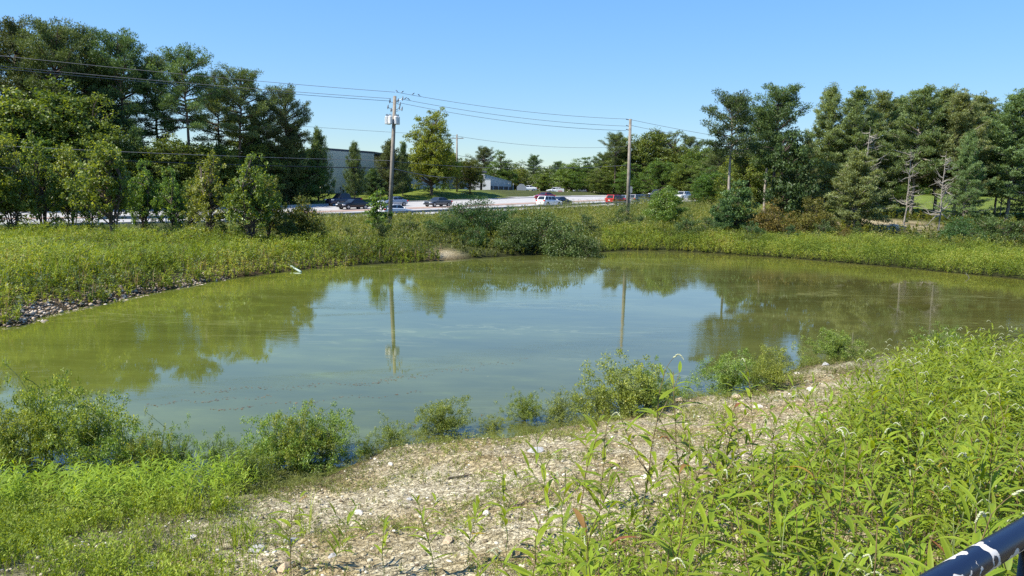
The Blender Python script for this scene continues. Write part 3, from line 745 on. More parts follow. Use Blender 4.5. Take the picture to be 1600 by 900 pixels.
def vehicle(kind, mat, label, pos, heading, cat='car', group='vehicles on the road', front_lamps=True):
    k = KIN[kind]; w = k['W'] / 2; L_ = k['L'] / 2
    name = {'sedan': 'parked_car', 'suv': 'parked_car'}.get(kind, 'car'); name = {'sedan': 'sedan_car', 'suv': 'suv_car', 'hatch': 'hatchback_car', 'pickup': 'pickup_truck'}[kind]
    t = thing(name, label, cat, pos, heading, group)
    # slope of the road under the vehicle
    xs = sorted(set([x for x, _ in k['deck']] + [-L_ * .62 - .42, -L_ * .62 + .42, L_ * .62 - .42, L_ * .62 + .42]))
    dx = [p[0] for p in k['deck']]; dz = [p[1] for p in k['deck']]
    V = []; Fs = []
    ring = 10
    for x in xs:
        z = float(np.interp(x, dx, dz)); e = max(0, abs(x) - L_ + .45) / .45
        ww = w * (1 - .16 * e ** 2); zb = .26 + .10 * e
        zz = max(z, zb + .2)
        for (yy, q) in ((-ww * .82, zb), (-ww * .97, zb + .1), (-ww, (zb + zz) / 2), (-ww * .97, zz - .10), (-ww * .88, zz), (ww * .88, zz), (ww * .97, zz - .10), (ww, (zb + zz) / 2), (ww * .97, zb + .1), (ww * .82, zb)):
            V.append((x, yy, q))
    for a in range(len(xs) - 1):
        for j in range(ring):
            p = a * ring + j; q = a * ring + (j + 1) % ring
            Fs.append((p, q, q + ring, p + ring))
    Fs.append(tuple(range(ring))[::-1]); m0 = (len(xs) - 1) * ring; Fs.append(tuple(range(m0, m0 + ring)))
    g0, g1, g2, g3 = k['g']
    zb = [float(np.interp(x, dx, dz)) - .02 for x in (g0, g1, g2, g3)]
    zr = k['H']; n0 = len(V)
    wb, wt = w * .90, w * .72
    G = [(g0, -wb, zb[0]), (g0, wb, zb[0]), (g3, -wb, zb[3]), (g3, wb, zb[3]), (g1, -wt, zr - .03), (g1, wt, zr - .03), (g2, -wt, zr - .03), (g2, wt, zr - .03), ((g1 + g2) / 2, -wt * .93, zr), ((g1 + g2) / 2, wt * .93, zr)]
    V += G
    Fs += [tuple(n0 + i_ for i_ in f) for f in ((0, 1, 5, 4), (3, 2, 6, 7), (4, 5, 9, 8), (8, 9, 7, 6), (0, 4, 8, 6, 2), (1, 3, 7, 9, 5))]
    if kind == 'pickup':       # open bed behind the cab: raised side walls
        for sy in (-1, 1):
            mb = MB().box((-1.75, sy * (w * .9), 1.20), (1.9, .10, .14)); n1_ = len(V); V += mb.v; Fs += [tuple(n1_ + i_ for i_ in f) for f in mb.f]
    bd = MB().add(V, Fs); obj('body', bd.mesh('body', mat), t)
    # panes: quads set 8 mm proud of the greenhouse faces
    def pane(q, fr=.10, sub=None):
        q = np.array(q, float); c = q.mean(0); n_ = np.cross(q[1] - q[0], q[3] - q[0]); n_ /= np.linalg.norm(n_)
        if np.dot(n_, c - np.array([(g0 + g3) / 2, 0, (zb[0] + zr) / 2])) < 0: n_ = -n_
        qq = c + (q - c) * (1 - fr) + n_ * .010; qb = qq - n_ * .03
        return MB().add(list(qq) + list(qb), [(0, 1, 2, 3), (0, 4, 5, 1), (1, 5, 6, 2), (2, 6, 7, 3), (3, 7, 4, 0)])
    G = np.array(G)
    obj('windscreen', pane([G[0], G[1], G[5], G[4]], .10).mesh('windscreen', M['glass']), t)
    obj('rear_window', pane([G[3], G[2], G[6], G[7]], .16).mesh('rear_window', M['glass']), t)
    for b0, b1_, r0, r1 in ((0, 2, 4, 6), (1, 3, 5, 7)):
        def along(f, lo, hi): return G[lo] + (G[hi] - G[lo]) * f
        cuts = [(.03, .03, .50, .49), (.53, .52, .97, .97)] if kind in ('sedan', 'pickup') else [(.03, .03, .40, .36), (.43, .39, .70, .68), (.73, .71, .97, .97)]
        for (ba, ra, bc_, rc) in cuts:
            A1_ = along(ba, b0, b1_); B1 = along(bc_, b0, b1_); C1 = along(rc, r0, r1); D1 = along(ra, r0, r1)
            lift = .10
            A2 = A1_ + (D1 - A1_) * lift; B2 = B1 + (C1 - B1) * lift
            C2 = C1 - (C1 - B1) * .12; D2 = D1 - (D1 - A1_) * .12
            obj('side_window', pane([A2, B2, C2, D2], .03).mesh('side_window', M['glass']), t)
    R = .33 if kind in ('sedan', 'hatch') else .38
    ty = MB().tube([(0, -.11, 0), (0, -.10, 0), (0, .10, 0), (0, .11, 0)], [R * .8, R, R, R * .8], 18).mesh('tyre', M['tyre'])
    ri = MB().tube([(0, -.125, 0), (0, .125, 0)], R * .62, 12).mesh('rim', M['rim'])
    ar = MB().tube([(0, -.09, 0), (0, .09, 0)], R * 1.14, 18).mesh('wheel_arch', M['black'])
    for sx in (-.62, .62):
        for sy in (-1, 1):
            wh_ = obj('wheel', ty, t, (sx * L_, sy * (w - .10), R)); obj('rim', ri, wh_)
            obj('wheel_arch', ar, t, (sx * L_, sy * (w - .095), R + .02))
    hz = float(np.interp(L_ - .25, dx, dz)) - .14; tz = float(np.interp(-L_ + .1, dx, dz)) - .10
    hl = MB().box((0, 0, 0), (.34, .36, .15)).mesh('headlight', M['lamp']); tl = MB().box((0, 0, 0), (.16, .30, .18)).mesh('tail_light', M['redlamp'])
    for sy in (-1, 1):
        obj('headlight', hl, t, (L_ - .22, sy * (w * .80), hz), (0, 0, -sy * .25)); obj('tail_light', tl, t, (-L_ + .07, sy * (w * .82), tz))
        obj('mirror', MB().box((g0 - .25, sy * (w + .07), zb[0] + .10), (.12, .18, .14)).mesh('mirror', mat), t)
    obj('grille', MB().box((L_ - .03, 0, .55), (.08, w * .95, .22)).mesh('grille', M['black']), t)
    obj('bumper', MB().box((L_ - .04, 0, .36), (.14, w * 1.5, .12)).mesh('bumper', M['black'] if kind != 'sedan' else mat), t)
    obj('number_plate', MB().box((-L_ - .02, 0, .78), (.03, .34, .17)).mesh('number_plate', M['white']), t)
    return t
aw = math.atan2(RD[1], RD[0]); tow = aw + PI
p_navy = paint('navy_paint', (.012, .017, .045)); p_blk = paint('black_paint', (.012, .013, .02)); p_silv = paint('silver_blue_paint', (.36, .41, .48), .5)
p_wht = paint('white_paint', (.75, .76, .76), 0); p_red = paint('maroon_paint', (.28, .015, .03)); p_red2 = paint('red_paint', (.50, .02, .025)); p_grey = paint('dark_grey_paint', (.10, .11, .12))
p_greyl = paint('grey_paint', (.25, .25, .28), .4); p_dblue = paint('dark_blue_paint', (.02, .03, .07))
CARS = [('pickup', p_navy, (537, 321.5), tow, 'navy pickup beyond the black sedan, farthest left on the road', 'pickup truck'),
    ('sedan', p_blk, (552, 327), tow, 'black sedan just in front of the navy pickup', 'car'),
    ('sedan', p_silv, (614, 322), tow, 'silver blue sedan behind the transformer pole', 'car'),
    ('sedan', p_wht, (618, 337.5), aw, 'white sedan low behind the weeds at the transformer pole', 'car'),
    ('sedan', p_grey, (684, 323), tow, 'dark grey car half hidden behind the feathery shrub', 'car'),
    ('sedan', p_red, (851, 312), tow, 'maroon car beyond the white hatchback', 'car'),
    ('suv', p_wht, (858, 323), aw, 'white estate car overlapping a dark blue car', 'car'),
    ('sedan', p_dblue, (876, 321), aw, 'dark blue car peeking out right of the white estate car', 'car'),
    ('suv', p_red2, (963, 320), aw, 'bright red car seen from behind left of the plain pole', 'car'),
    ('hatch', p_silv, (980, 318.5), aw, 'pale hatchback partly hidden by the plain pole', 'car'),
    ('suv', p_greyl, (996, 319), aw, 'grey estate car just right of the plain pole', 'car'),
    ('sedan', p_blk, (1006, 315), tow, 'dark car behind the grey estate car', 'car'),
    ('pickup', p_navy, (1028, 309), tow, 'dark blue pickup with pale bumper near the round bush', 'pickup truck'),
    ('suv', p_wht, (1066, 312), tow, 'white car right of the round bright bush', 'car')]
for kind, mt, (px, py), hd, lab, cat in CARS:
    x, y, z = road_pt(px, py)
    s_, t_ = road_st(x, y); print('CAR', lab[:22], round(s_, 1), round(t_, 1), round(y))
    vehicle(kind, mt, lab, (x, y, z + .01), hd, cat)
for px, Y, lab, kd, mt in ((824, 185, 'white car parked beside the grey sign back', 'sedan', p_wht), (866, 200, 'white car behind the red printed board', 'hatch', p_wht), (905, 215, 'pale car parked before the dark wood', 'hatch', p_silv)):
    p = at_y(px, 304, Y); vehicle(kd, mt, lab, (p[0], Y, max(H(p[0], Y), float(T1(Y)) + .12) + .02), PI + .1, 'car', 'cars parked by the side road')

# ------------------------------------------------------------------ tree makers
def bough_line(p0, az, el, Lb, droop, rng, n=5, wob=.06):
    u = np.linspace(0, 1, n)
    e = el + droop * u
    dirs = np.stack([np.cos(e) * math.cos(az), np.cos(e) * math.sin(az), np.sin(e)], 1)
    p = np.zeros((n, 3)); p[0] = p0
    for i in range(1, n): p[i] = p[i - 1] + dirs[i] * Lb / (n - 1) + rng.normal(size=3) * wob * Lb / n
    return p
def clump_fill(cc, rad, cnt, rng, mode):
    """leaves around clump centres: returns c, t, n, clump index"""
    k = np.repeat(np.arange(len(cc)), cnt)
    off = rndu(rng, len(k)) * (rng.random(len(k)) ** .45)[:, None]
    c = cc[k] + off * rad[k]
    if mode == 'pine':
        t = nrm(off + rng.normal(size=off.shape) * .35 + np.array([0, 0, .45])); n = rndu(rng, len(k))
    elif mode == 'flat':
        t = nrm(off * np.array([1, 1, .4]) + rng.normal(size=off.shape) * .35 + np.array([0, 0, .35])); n = nrm(rng.normal(size=off.shape) * .5 + np.array([0, 0, 1]))
    else:
        t = nrm(rng.normal(size=off.shape) + off * .6 + np.array([0, 0, -.25])); n = nrm(off * .7 + rng.normal(size=off.shape) * .6 + np.array([0, 0, .55]))
    return c, t, n, k

def make_pine(seed, H_=20, cb=.42, R_=3.6, nb=46, kind='loblolly', bark=None):
    rng = np.random.default_rng(seed)
    n = 9; u = np.linspace(0, 1, n)
    tr = np.stack([np.cumsum(rng.normal(size=n)) * .10, np.cumsum(rng.normal(size=n)) * .10, u * H_ * .97], 1); tr[0, :2] = 0
    trr = .26 * (1 - u) ** .8 * (H_ / 20) + .03
    lines = [tr]; rads = [trr]; cc = []; rr = []; tt = []
    for b in range(nb):
        f = (b + rng.random()) / nb; z = (cb + (1 - cb) * f ** .9) * H_ * .97
        p0 = np.array([np.interp(z, tr[:, 2], tr[:, 0]), np.interp(z, tr[:, 2], tr[:, 1]), z])
        az = b * 2.4 + rng.normal() * .5
        if kind == 'loblolly':
            prof = math.sqrt(max(.05, 1 - ((f - .42) / .64) ** 2)); Lb = R_ * prof * rng.uniform(.6, 1.15); el = -.1 + .9 * f + rng.normal() * .15; dr = .25
        elif kind == 'white':
            prof = (1 - f) ** .62 * .95 + .18; Lb = R_ * prof * rng.uniform(.65, 1.12); el = -.15 + 1.05 * f + rng.normal() * .14; dr = .22
        else:
            prof = (1 - f) ** .62 * .9 + .14; Lb = R_ * prof * rng.uniform(.7, 1.1); el = .25 + .6 * f + rng.normal() * .1; dr = .35
        bl = bough_line(p0, az, el, Lb, dr, rng)
        lines.append(bl); rads.append(np.linspace(.02 + .022 * Lb, .012, 5))
        nc = max(2, int(Lb * (1.8 if kind != 'white' else 2.7)))
        s0 = .35 if kind == 'loblolly' else .15
        for q in range(nc):
            s = s0 + (1 - s0) * (q + rng.random() * .7) / nc
            pb_ = np.array([np.interp(s, np.linspace(0, 1, 5), bl[:, j]) for j in range(3)])
            side = np.array([-math.sin(az), math.cos(az), 0]) * rng.uniform(-1, 1) * Lb * .26 * (1.1 - .4 * s)
            pb_ = pb_ + side + np.array([0, 0, rng.normal() * .12])
            cc.append(pb_); sc = rng.uniform(.75, 1.25)
            rr.append(np.array([.80, .80, .50]) * sc if kind == 'loblolly' else np.array([.56, .56, .30]) * sc if kind == 'white' else np.array([.52, .52, .50]) * sc)
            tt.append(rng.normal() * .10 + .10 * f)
            if kind == 'loblolly' and rng.random() < .5:
                lines.append(np.array([bl[2], (bl[2] + pb_) / 2 + [0, 0, .05], pb_])); rads.append(np.array([.02, .016, .01]))
    cc = np.array(cc); rr = np.array(rr); tt = np.array(tt)
    per = {'loblolly': 84, 'white': 58, 'young': 60}[kind]
    c, t, nn_, k = clump_fill(cc, rr, per, rng, 'flat' if kind == 'white' else 'pine')
    N_ = len(c)
    Ls = {'loblolly': .29, 'white': .30, 'young': .30}[kind]
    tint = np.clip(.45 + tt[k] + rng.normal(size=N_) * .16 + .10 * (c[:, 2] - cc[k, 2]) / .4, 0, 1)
    mt = M['whitepine'] if kind == 'white' else M['pine']
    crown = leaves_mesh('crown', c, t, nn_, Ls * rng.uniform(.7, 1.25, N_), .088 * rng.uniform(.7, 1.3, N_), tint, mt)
    bark = M[bark] if bark else M['barkgrey'] if kind == 'white' else M['bark']
    return dict(trunk=tubes_mesh('trunk', lines, rads, 6, bark), crown=crown, H=float(np.percentile(c[:, 2], 99.9)))

def make_broad(seed, H_=10, cb=.25, R_=3.2, ncl=120, per=80, leaf=.22, mat='decid', stems=1, egg=.5, rough=.22, bark='bark', rz_=.6, mode='broad', stemr=1.0, wl=.55, cl=.26, tp=.25, sth=.81):
    rng = np.random.default_rng(seed)
    # uneven envelope of clumps
    d = rndu(rng, ncl * 3); d = d[(d[:, 2] > -.9)][:ncl]
    lump = 1 + rough * 2 * (fbm(d[:, 0] * 2 + seed, d[:, 1] * 2 + d[:, 2] * 1.7, 2, seed) - .5) * 1.6
    rad = rng.random(len(d)) ** .36 * lump
    zc = H_ * (cb + (1 - cb) * egg); hz = H_ * (1 - cb) * egg; hu = H_ * (1 - cb) * (1 - egg)
    cc = d * rad[:, None]
    taper = np.where(cc[:, 2] > 0, 1 - tp * np.clip(cc[:, 2], 0, 1), 1)
    cc = np.stack([cc[:, 0] * R_ * taper, cc[:, 1] * R_ * taper, zc + np.where(cc[:, 2] > 0, cc[:, 2] * hu, cc[:, 2] * hz)], 1)
    lines = []; rads = []; tops = []
    for s in range(stems):
        a = rng.random() * 2 * PI; r0 = 0 if stems == 1 else rng.uniform(.05, .28) * R_ * .6
        n = 7; u = np.linspace(0, 1, n); spread = 0 if stems == 1 else rng.uniform(.1, .5) * R_
        p = np.stack([math.cos(a) * (r0 + spread * u ** 1.5) + rng.normal(size=n) * .03 * H_ * .1, math.sin(a) * (r0 + spread * u ** 1.5) + rng.normal(size=n) * .03 * H_ * .1, u * H_ * rng.uniform(sth - .09, sth + .09)], 1)
        lines.append(p); tr0 = (.022 * H_ if stems == 1 else .0085 * H_) * stemr
        rads.append(tr0 * (1 - u) ** .8 + .008); tops.append(p)
    for q in range(0, len(cc), 2):
        tp = tops[rng.integers(len(tops))]; e = cc[q]
        zz = np.clip(e[2] - rng.uniform(.15, .5) * np.linalg.norm(e[:2]) - .1 * H_ * rng.random(), .12 * H_, tp[-1, 2])
        s0 = np.array([np.interp(zz, tp[:, 2], tp[:, j]) for j in (0, 1)] + [zz])
        mid = (s0 + e) / 2 + np.array([0, 0, .06 * H_ * rng.random()])
        lines.append(np.array([s0, mid, e])); rr_ = (.005 * H_) * stemr; rads.append(np.array([rr_ * 1.3, rr_ * .8, rr_ * .3]) + .003)
    csz = R_ * cl * rng.uniform(.7, 1.3, len(cc))
    rr = np.stack([csz, csz, csz * rz_], 1)
    c, t, nn_, k = clump_fill(cc, rr, per, rng, mode)
    N_ = len(c); tc_ = rng.normal(size=len(cc)) * .10
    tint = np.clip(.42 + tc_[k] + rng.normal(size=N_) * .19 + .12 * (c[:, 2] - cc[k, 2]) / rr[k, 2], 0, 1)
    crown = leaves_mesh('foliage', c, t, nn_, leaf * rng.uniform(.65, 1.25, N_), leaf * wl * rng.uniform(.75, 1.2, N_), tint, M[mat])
    return dict(trunk=tubes_mesh('trunk', lines, rads, 5, M[bark]), crown=crown, H=float(np.percentile(c[:, 2], 99.8)), R=R_)

def make_snag(seed, H_=9, nb=26, R_=2.2, cb=.25):
    rng = np.random.default_rng(seed); n = 9; u = np.linspace(0, 1, n)
    tr = np.stack([np.cumsum(rng.normal(size=n)) * .09 * H_ / 9, np.cumsum(rng.normal(size=n)) * .08, u * H_], 1); tr[0, :2] = 0
    lines = [tr]; rads = [.14 * (1 - u) ** .7 * H_ / 9 + .025]; rads[0][0] *= 1.5
    for b in range(nb):
        f = rng.random(); z = (cb + (1 - cb) * f) * H_ * .98
        p0 = np.array([np.interp(z, tr[:, 2], tr[:, 0]), np.interp(z, tr[:, 2], tr[:, 1]), z])
        az = rng.random() * 2 * PI; Lb = R_ * (1.1 - .7 * f) * rng.uniform(.4, 1.1)
        bl = bough_line(p0, az, rng.uniform(-.3, .7), Lb, rng.uniform(-.3, .7), rng, 5, .35)
        lines.append(bl); rads.append(np.linspace(.035 + .02 * Lb, .012, 5))
        for _ in range(2):
            s = rng.integers(2, 4); l2 = bough_line(bl[s], az + rng.uniform(-1, 1), rng.uniform(-.4, .8), Lb * .45, .2, rng, 4, .3)
            lines.append(l2); rads.append(np.linspace(.022, .008, 4))
    return dict(trunk=tubes_mesh('trunk', lines, rads, 6, M['snag']), crown=None, H=H_)

PINES = [make_pine(s, 20, cb, R, nb) for s, cb, R, nb in ((1, .46, 5.2, 56), (2, .40, 5.6, 62), (3, .54, 5.0, 48), (4, .44, 5.1, 54))]
TALLP = [make_pine(11, 16, .56, 3.9, 40, bark='palebark'), make_pine(12, 16, .46, 4.4, 46)]
YPINE = [make_pine(s, 10, .05, 4.0, 84, 'young') for s in (21, 22)]
WPINE = [make_pine(s, 16, cb, 5.4, 96, 'white') for s, cb in ((31, .08), (32, .20), (33, .30))]
FPINE = make_pine(35, 9, .10, 4.0, 90, 'white')
BROAD = [make_broad(s, 12, .02, 4.8, 330, 56, .32, 'decid', rough=.4, cl=.18) for s in (41, 42, 43)]
LIME = make_broad(45, 12, .12, 4.4, 520, 64, .26, 'lime', egg=.40, rough=.45, cl=.16)
YOUNG = [make_broad(s, 6.4, .20, 1.75, 250, 30, .17, 'young', stems=6, egg=.42, rough=.55, bark='bark', wl=.62, cl=.16, tp=.42, rz_=1.0, sth=.62) for s in (51, 52, 53)]
BUSH = [make_broad(s, 3.0, .02, 1.9, 90, 70, .15, 'bush', stems=5, egg=.3, rough=.3) for s in (61, 62)]
IVY = make_broad(63, 4.4, .02, 1.7, 110, 90, .17, 'bush', stems=3, egg=.4)
ROUND = make_broad(64, 3.6, .02, 1.7, 130, 110, .12, 'young', stems=4, egg=.45, rough=.16)
SILV = [make_broad(s, 3.0, .0, 2.6, 120, 70, .17, 'silver', stems=6, egg=.3, rough=.3) for s in (65, 66)]
RUST = [make_broad(s, 3.0, .02, 2.0, 100, 75, .15, 'rusty', stems=6, egg=.35, rough=.3) for s in (67, 68)]
GOLD = make_broad(69, 3.0, .05, 1.3, 110, 60, .13, 'golden', stems=8, egg=.4, rough=.3)
MIM = make_broad(70, 3.0, .15, 3.2, 90, 90, .16, 'bush', stems=6, egg=.5, rough=.5, mode='flat', rz_=.28, wl=.4)
SAP = make_broad(71, 3.5, .05, .75, 60, 40, .14, 'young', stems=2, egg=.4, rough=.4)
SNAG = [make_snag(s, 9, nb, 2.9) for s, nb in ((81, 52), (82, 44))]

GL_ = 'trees of the dark pine wood at the left'; GY_ = 'younger pointed pines'
def beyond(px, Y):            # keep trees clear of the far kerb
    b = ray(px, 330)[0] / ray(px, 330)[1]; q = Q0 + RN * (ROAD_W + 5)
    t = (b * q[1] - q[0]) / (RD[0] - b * RD[1]); return max(Y, q[1] + RD[1] * t)
def place(proto, px, ytop, Y, label, cat='tree', name='pine_tree', rz=None, wide=1.0, lean=0.0, group=None, fol='crown', stem='trunk', pbase=None, _r=random.Random(5)):
    if group in (GL_, GY_): Y = beyond(px, Y)
    pt = at_y(px, ytop, Y); g = H(pt[0], Y)
    hgt = pt[2] - g; s = hgt / proto['H']
    t = thing(name, label, cat, (pt[0], Y, g - .05), _r.random() * 6.28 if rz is None else rz, group, (s * wide, s * wide, s))
    if lean: t.rotation_euler[1] = lean
    obj(stem, proto['trunk'], t)
    if proto['crown']: obj(fol, proto['crown'], t)
    return t

# ------------------------------------------------------------------ trees, left wood
GL = 'trees of the dark pine wood at the left'
for px, yt, Y, v, wd, lab in (
    (-75, 30, 100, 1, 1.2, 'pine cut off by the left edge of the wood'),
    (22, 26, 102, 0, 1.05, 'leftmost tall pine with bluish feathery top'),
    (82, 27, 99, 1, 1.0, 'tall bright topped pine, highest of the left wood'),
    (124, 40, 104, 3, .95, 'tall pine just right of the highest one'),
    (186, 44, 103, 1, 1.0, 'broad pine with sky gaps around its lower trunk'),
    (238, 84, 108, 3, .9, 'shorter pine between the broad and the solitary crowned one'),
    (290, 70, 102, 2, 1.0, 'slender pine with dense head and bare dark trunk'),
    (372, 102, 106, 2, 1.1, 'flat headed pine over the middle of the left wood'),
    (338, 112, 114, 0, .95, 'pine tucked behind the flat headed one'),
    (445, 131, 103, 1, .95, 'last tall pine, drooping boughs at the right end of the left wood'),
    (410, 150, 112, 3, .9, 'pine filling between the flat headed and the last tall pine'),
    (60, 70, 112, 2, 1.3, 'back pine seen between the two leftmost ones'),
    (160, 80, 116, 0, 1.2, 'back pine darkening the gap left of the broad one')):
    place(PINES[v], px, yt, Y, lab, name='pine_tree', wide=wd, group=GL)
for k, (px, yt, Y, v, wd, lab) in enumerate((
    (20, 150, 92, 0, 1.3, 'dark broadleaf tree low at the left edge'), (85, 125, 94, 1, 1.15, 'dark olive broadleaf tree below the highest pine'),
    (140, 150, 92, 2, 1.1, 'vine covered olive tree below the broad pine'), (-40, 140, 92, 1, 1.3, 'broadleaf tree half outside the left edge'),
    (55, 190, 88, 2, 1.3, 'low dark tree behind the young trees at left'), (255, 215, 90, 0, 1.5, 'low dark tree under the slender pine'),
    (320, 215, 92, 1, 1.5, 'low dark tree right of the one under the slender pine'), (390, 195, 97, 2, 1.1, 'dark tree under the flat headed pine'),
    (190, 225, 88, 1, 1.6, 'low spreading tree below the small pointed pines'), (110, 215, 87, 0, 1.5, 'low spreading tree behind the second young tree'),
    (470, 240, 102, 1, 1.2, 'dark tree at the right foot of the left wood'), (345, 245, 92, 2, 1.4, 'low dark tree above the road at the young pair'))):
    place(BROAD[v], px, yt, Y, lab, name='broadleaf_tree', wide=wd, group=GL)
for px, yt, Y, v, wd, lab in (
    (150, 196, 86, 0, .8, 'first of three small pointed pines above the young trees'), (182, 208, 85, 1, .8, 'middle one of three small pointed pines'), (208, 197, 86, 0, .85, 'last of three small pointed pines above the young trees'),
    (402, 190, 96, 1, .95, 'pointed mid height pine before the dark tree'), (345, 225, 94, 0, .9, 'small pointed pine behind the young pair'),
    (497, 199, 104, 1, .75, 'narrow pointed pine at the right end of the left wood'), (455, 195, 100, 0, 1.0, 'pointed pine before the last tall pine'), (430, 230, 98, 1, 1.0, 'low pine above the golden tipped bush'),
    (553, 221, 125, 0, .72, 'dark rounded pine before the warehouse wall'), (606, 218, 133, 1, 1.0, 'taller pine just left of the transformer pole'), (629, 222, 137, 0, .6, 'narrow pine just right of the transformer pole'),
    (585, 262, 130, 1, 1.5, 'low pine bush between the two warehouse pines')):
    place(YPINE[v], px, yt, Y, lab, name='young_pine_tree', wide=wd, group='younger pointed pines')
place(LIME, 675, 172, 142, 'big lime green broadleaf tree right of the transformer pole', name='broadleaf_tree', wide=.92)
place(BROAD[1], 735, 243, 150, 'small round tree in front of the loading bay', name='broadleaf_tree', wide=1.05)
# background row
GB = 'trees of the far tree line'
rb_ = random.Random(3)
for k, (px, yt, Y, kind, lab) in enumerate((
    (706, 236, 230, 'b', 'far tree just right of the distant pole'), (757, 228, 215, 'p', 'far pine left of the notch in the far tree line'), (783, 236, 205, 'b', 'rounded far tree above the low shed'),
    (808, 262, 215, 'b', 'low far tree behind the grey sign back'), (834, 241, 225, 'p', 'thin topped far pine standing alone above the row'), (850, 262, 210, 'b', 'low far tree left of the printed board'),
    (873, 251, 222, 'p', 'far pine above the printed board'), (894, 250, 205, 'b', 'far broadleaf right of the printed board'), (920, 245, 200, 'b', 'bushy far tree at the end of the low row'),
    (942, 238, 195, 'p', 'far pine before the tall wood begins'), (962, 206, 188, 'p', 'tall pine starting the big wood left of the plain pole'), (975, 215, 195, 'b', 'big dark tree right behind the plain pole'),
    (1003, 205, 190, 'b', 'broad dark tree right of the plain pole'), (1030, 203, 196, 'p', 'pine in the middle of the big dark wood'), (1053, 207, 188, 'b', 'broad dark tree above the round bush'),
    (1080, 212, 192, 'p', 'pine where the dark wood begins to fall'), (1102, 222, 180, 'b', 'broad dark tree left of the tall pale pine'), (1125, 228, 150, 'p', 'dark pine at the left foot of the tall pale pine'),
    (1035, 250, 178, 'b', 'lower dark tree above the pickup'), (1075, 250, 172, 'b', 'lower dark tree above the white car'), (985, 255, 182, 'b', 'lower dark tree above the grey estate car'),
    (940, 262, 185, 'b', 'lower dark tree left of the plain pole'), (1115, 262, 130, 'b', 'lower dark tree right of the white car'), (1098, 280, 140, 'b', 'lowest dark tree by the road end'), (722, 262, 240, 'b', 'low far tree behind the round tree'))):
    if kind == 'p': place(PINES[(k) % 4], px, yt, Y, lab, name='pine_tree', wide=1.2, group=GB)
    else: place(BROAD[k % 3], px, yt, Y, lab, name='broadleaf_tree', wide=1.15 if yt < 240 else 1.4, group=GB)
def far_wood(name, runs, label):
    rg = np.random.default_rng(17); cc = []; rr = []
    for (pa, ya, ta, pb, yb, tb, nn_) in runs:
        for k in range(nn_):
            f = (k + rg.random()) / nn_; px = pa + (pb - pa) * f; Y = ya + (yb - ya) * f; top = ta + (tb - ta) * f + 9 * math.sin(k * 1.7) * rg.random() + 5 * math.sin(k * .31)
            pt = at_y(px, top, Y); g = H(pt[0], Y); nl = int((pt[2] - g) / 1.15) + 1
            for q in range(nl):
                z = g + .4 + (pt[2] - g - .8) * (q + rg.random() * .6) / nl
                cc.append((pt[0] + rg.normal() * 1.4, Y + rg.normal() * 3, z)); rr.append((1.8, 1.8, 1.0))
    cc = np.array(cc); rr = np.array(rr); c, t, n_, k = clump_fill(cc, rr, 34, rg, 'broad'); N_ = len(c)
    tint = np.clip(.42 + (rg.normal(size=len(cc)) * .12)[k] + rg.normal(size=N_) * .18 + .1 * (c[:, 2] - cc[k, 2]), 0, 1)
    obj(name, leaves_mesh(name, c, t, n_, .62 * rg.uniform(.7, 1.2, N_), .36 * rg.uniform(.7, 1.2, N_), tint, M['decid']), kind='stuff', label=label)
far_wood('far_wood', [(700, 262, 262, 960, 240, 262, 90), (950, 235, 240, 1180, 225, 240, 90)], 'low dark far wood closing the view behind the road')
far_wood('far_wood', [(1120, 205, 255, 1700, 195, 240, 190)], 'dark far wood closing the view beyond the mowed field')
far_wood('far_wood', [(-130, 150, 215, 520, 150, 235, 190)], 'dark wood interior filling behind the left pines')
# right wood
place(TALLP[0], 1146, 140, 82, 'tall slender pine with pale bare trunk, left of the right wood', wide=1.0, rz=.6).children[0].data.materials[0]
place(TALLP[1], 1221, 129, 85, 'tall wide headed pine second from the left of the right wood', wide=1.05, rz=2.0)
place(TALLP[0], 1205, 165, 92, 'pine behind the wide headed one', wide=1.1, rz=4.0)
GR = 'white pines of the right wood'
for px, yt, Y, v, wd, lab in (
    (1302, 133, 90, 0, .85, 'white pine starting the dense part of the right wood'), (1345, 136, 88, 1, .9, 'white pine behind the bare topped snag'), (1378, 141, 94, 0, .9, 'white pine right of the snag top'),
    (1405, 150, 97, 2, .9, 'set back white pine left of the forked dead tree'), (1440, 134, 86, 2, .95, 'white pine over the forked dead trunk'), (1478, 137, 88, 2, .95, 'white pine above the bleached snag'),
    (1508, 140, 84, 1, .85, 'pale drooping white pine right of the bleached snag'), (1540, 148, 93, 2, .95, 'dark set back white pine'), (1592, 140, 84, 1, 1.0, 'white pine at the right edge of the picture'),
    (1570, 175, 88, 2, .8, 'white pine over the mowed field'), (1265, 215, 84, 0, .6, 'small white pine below the wide headed pine'), (1660, 130, 90, 0, 1.1, 'white pine beyond the right edge')):
    place(WPINE[v], px, yt, Y, lab, name='white_pine_tree', wide=wd, group=GR)
place(FPINE, 1343, 235, 73, 'light green white pine standing forward with low sweeping boughs', name='white_pine_tree', wide=1.0, rz=1.1)
place(WPINE[0], 1518, 205, 79, 'lower light green white pine between the bleached snag and the right edge', name='white_pine_tree', wide=.8, rz=2.4)
place(IVY, 1240, 205, 80, 'leafy vine covered tree below the wide headed pine', name='broadleaf_tree', wide=.75)
for px, yt, Y, v, wd, ln, lab in ((1354, 198, 76, 0, .75, 0, 'bleached dead treetop rising from the forward pine'), (1422, 235, 76, 1, .6, .05, 'grey forked dead tree at the dirt slope'), (1477, 235, 70, 0, .6, -.03, 'bleached leaning snag with many bare branches'),
        (1572, 235, 86, 1, .45, 0, 'dead grey tree before the mowed field'), (1236, 262, 82, 1, .6, 0, 'dead branched tree among the leaves of the vine covered tree')):
    place(SNAG[v], px, yt, Y, lab, name='dead_tree', wide=wd, lean=ln, group='dead trees in the right wood')
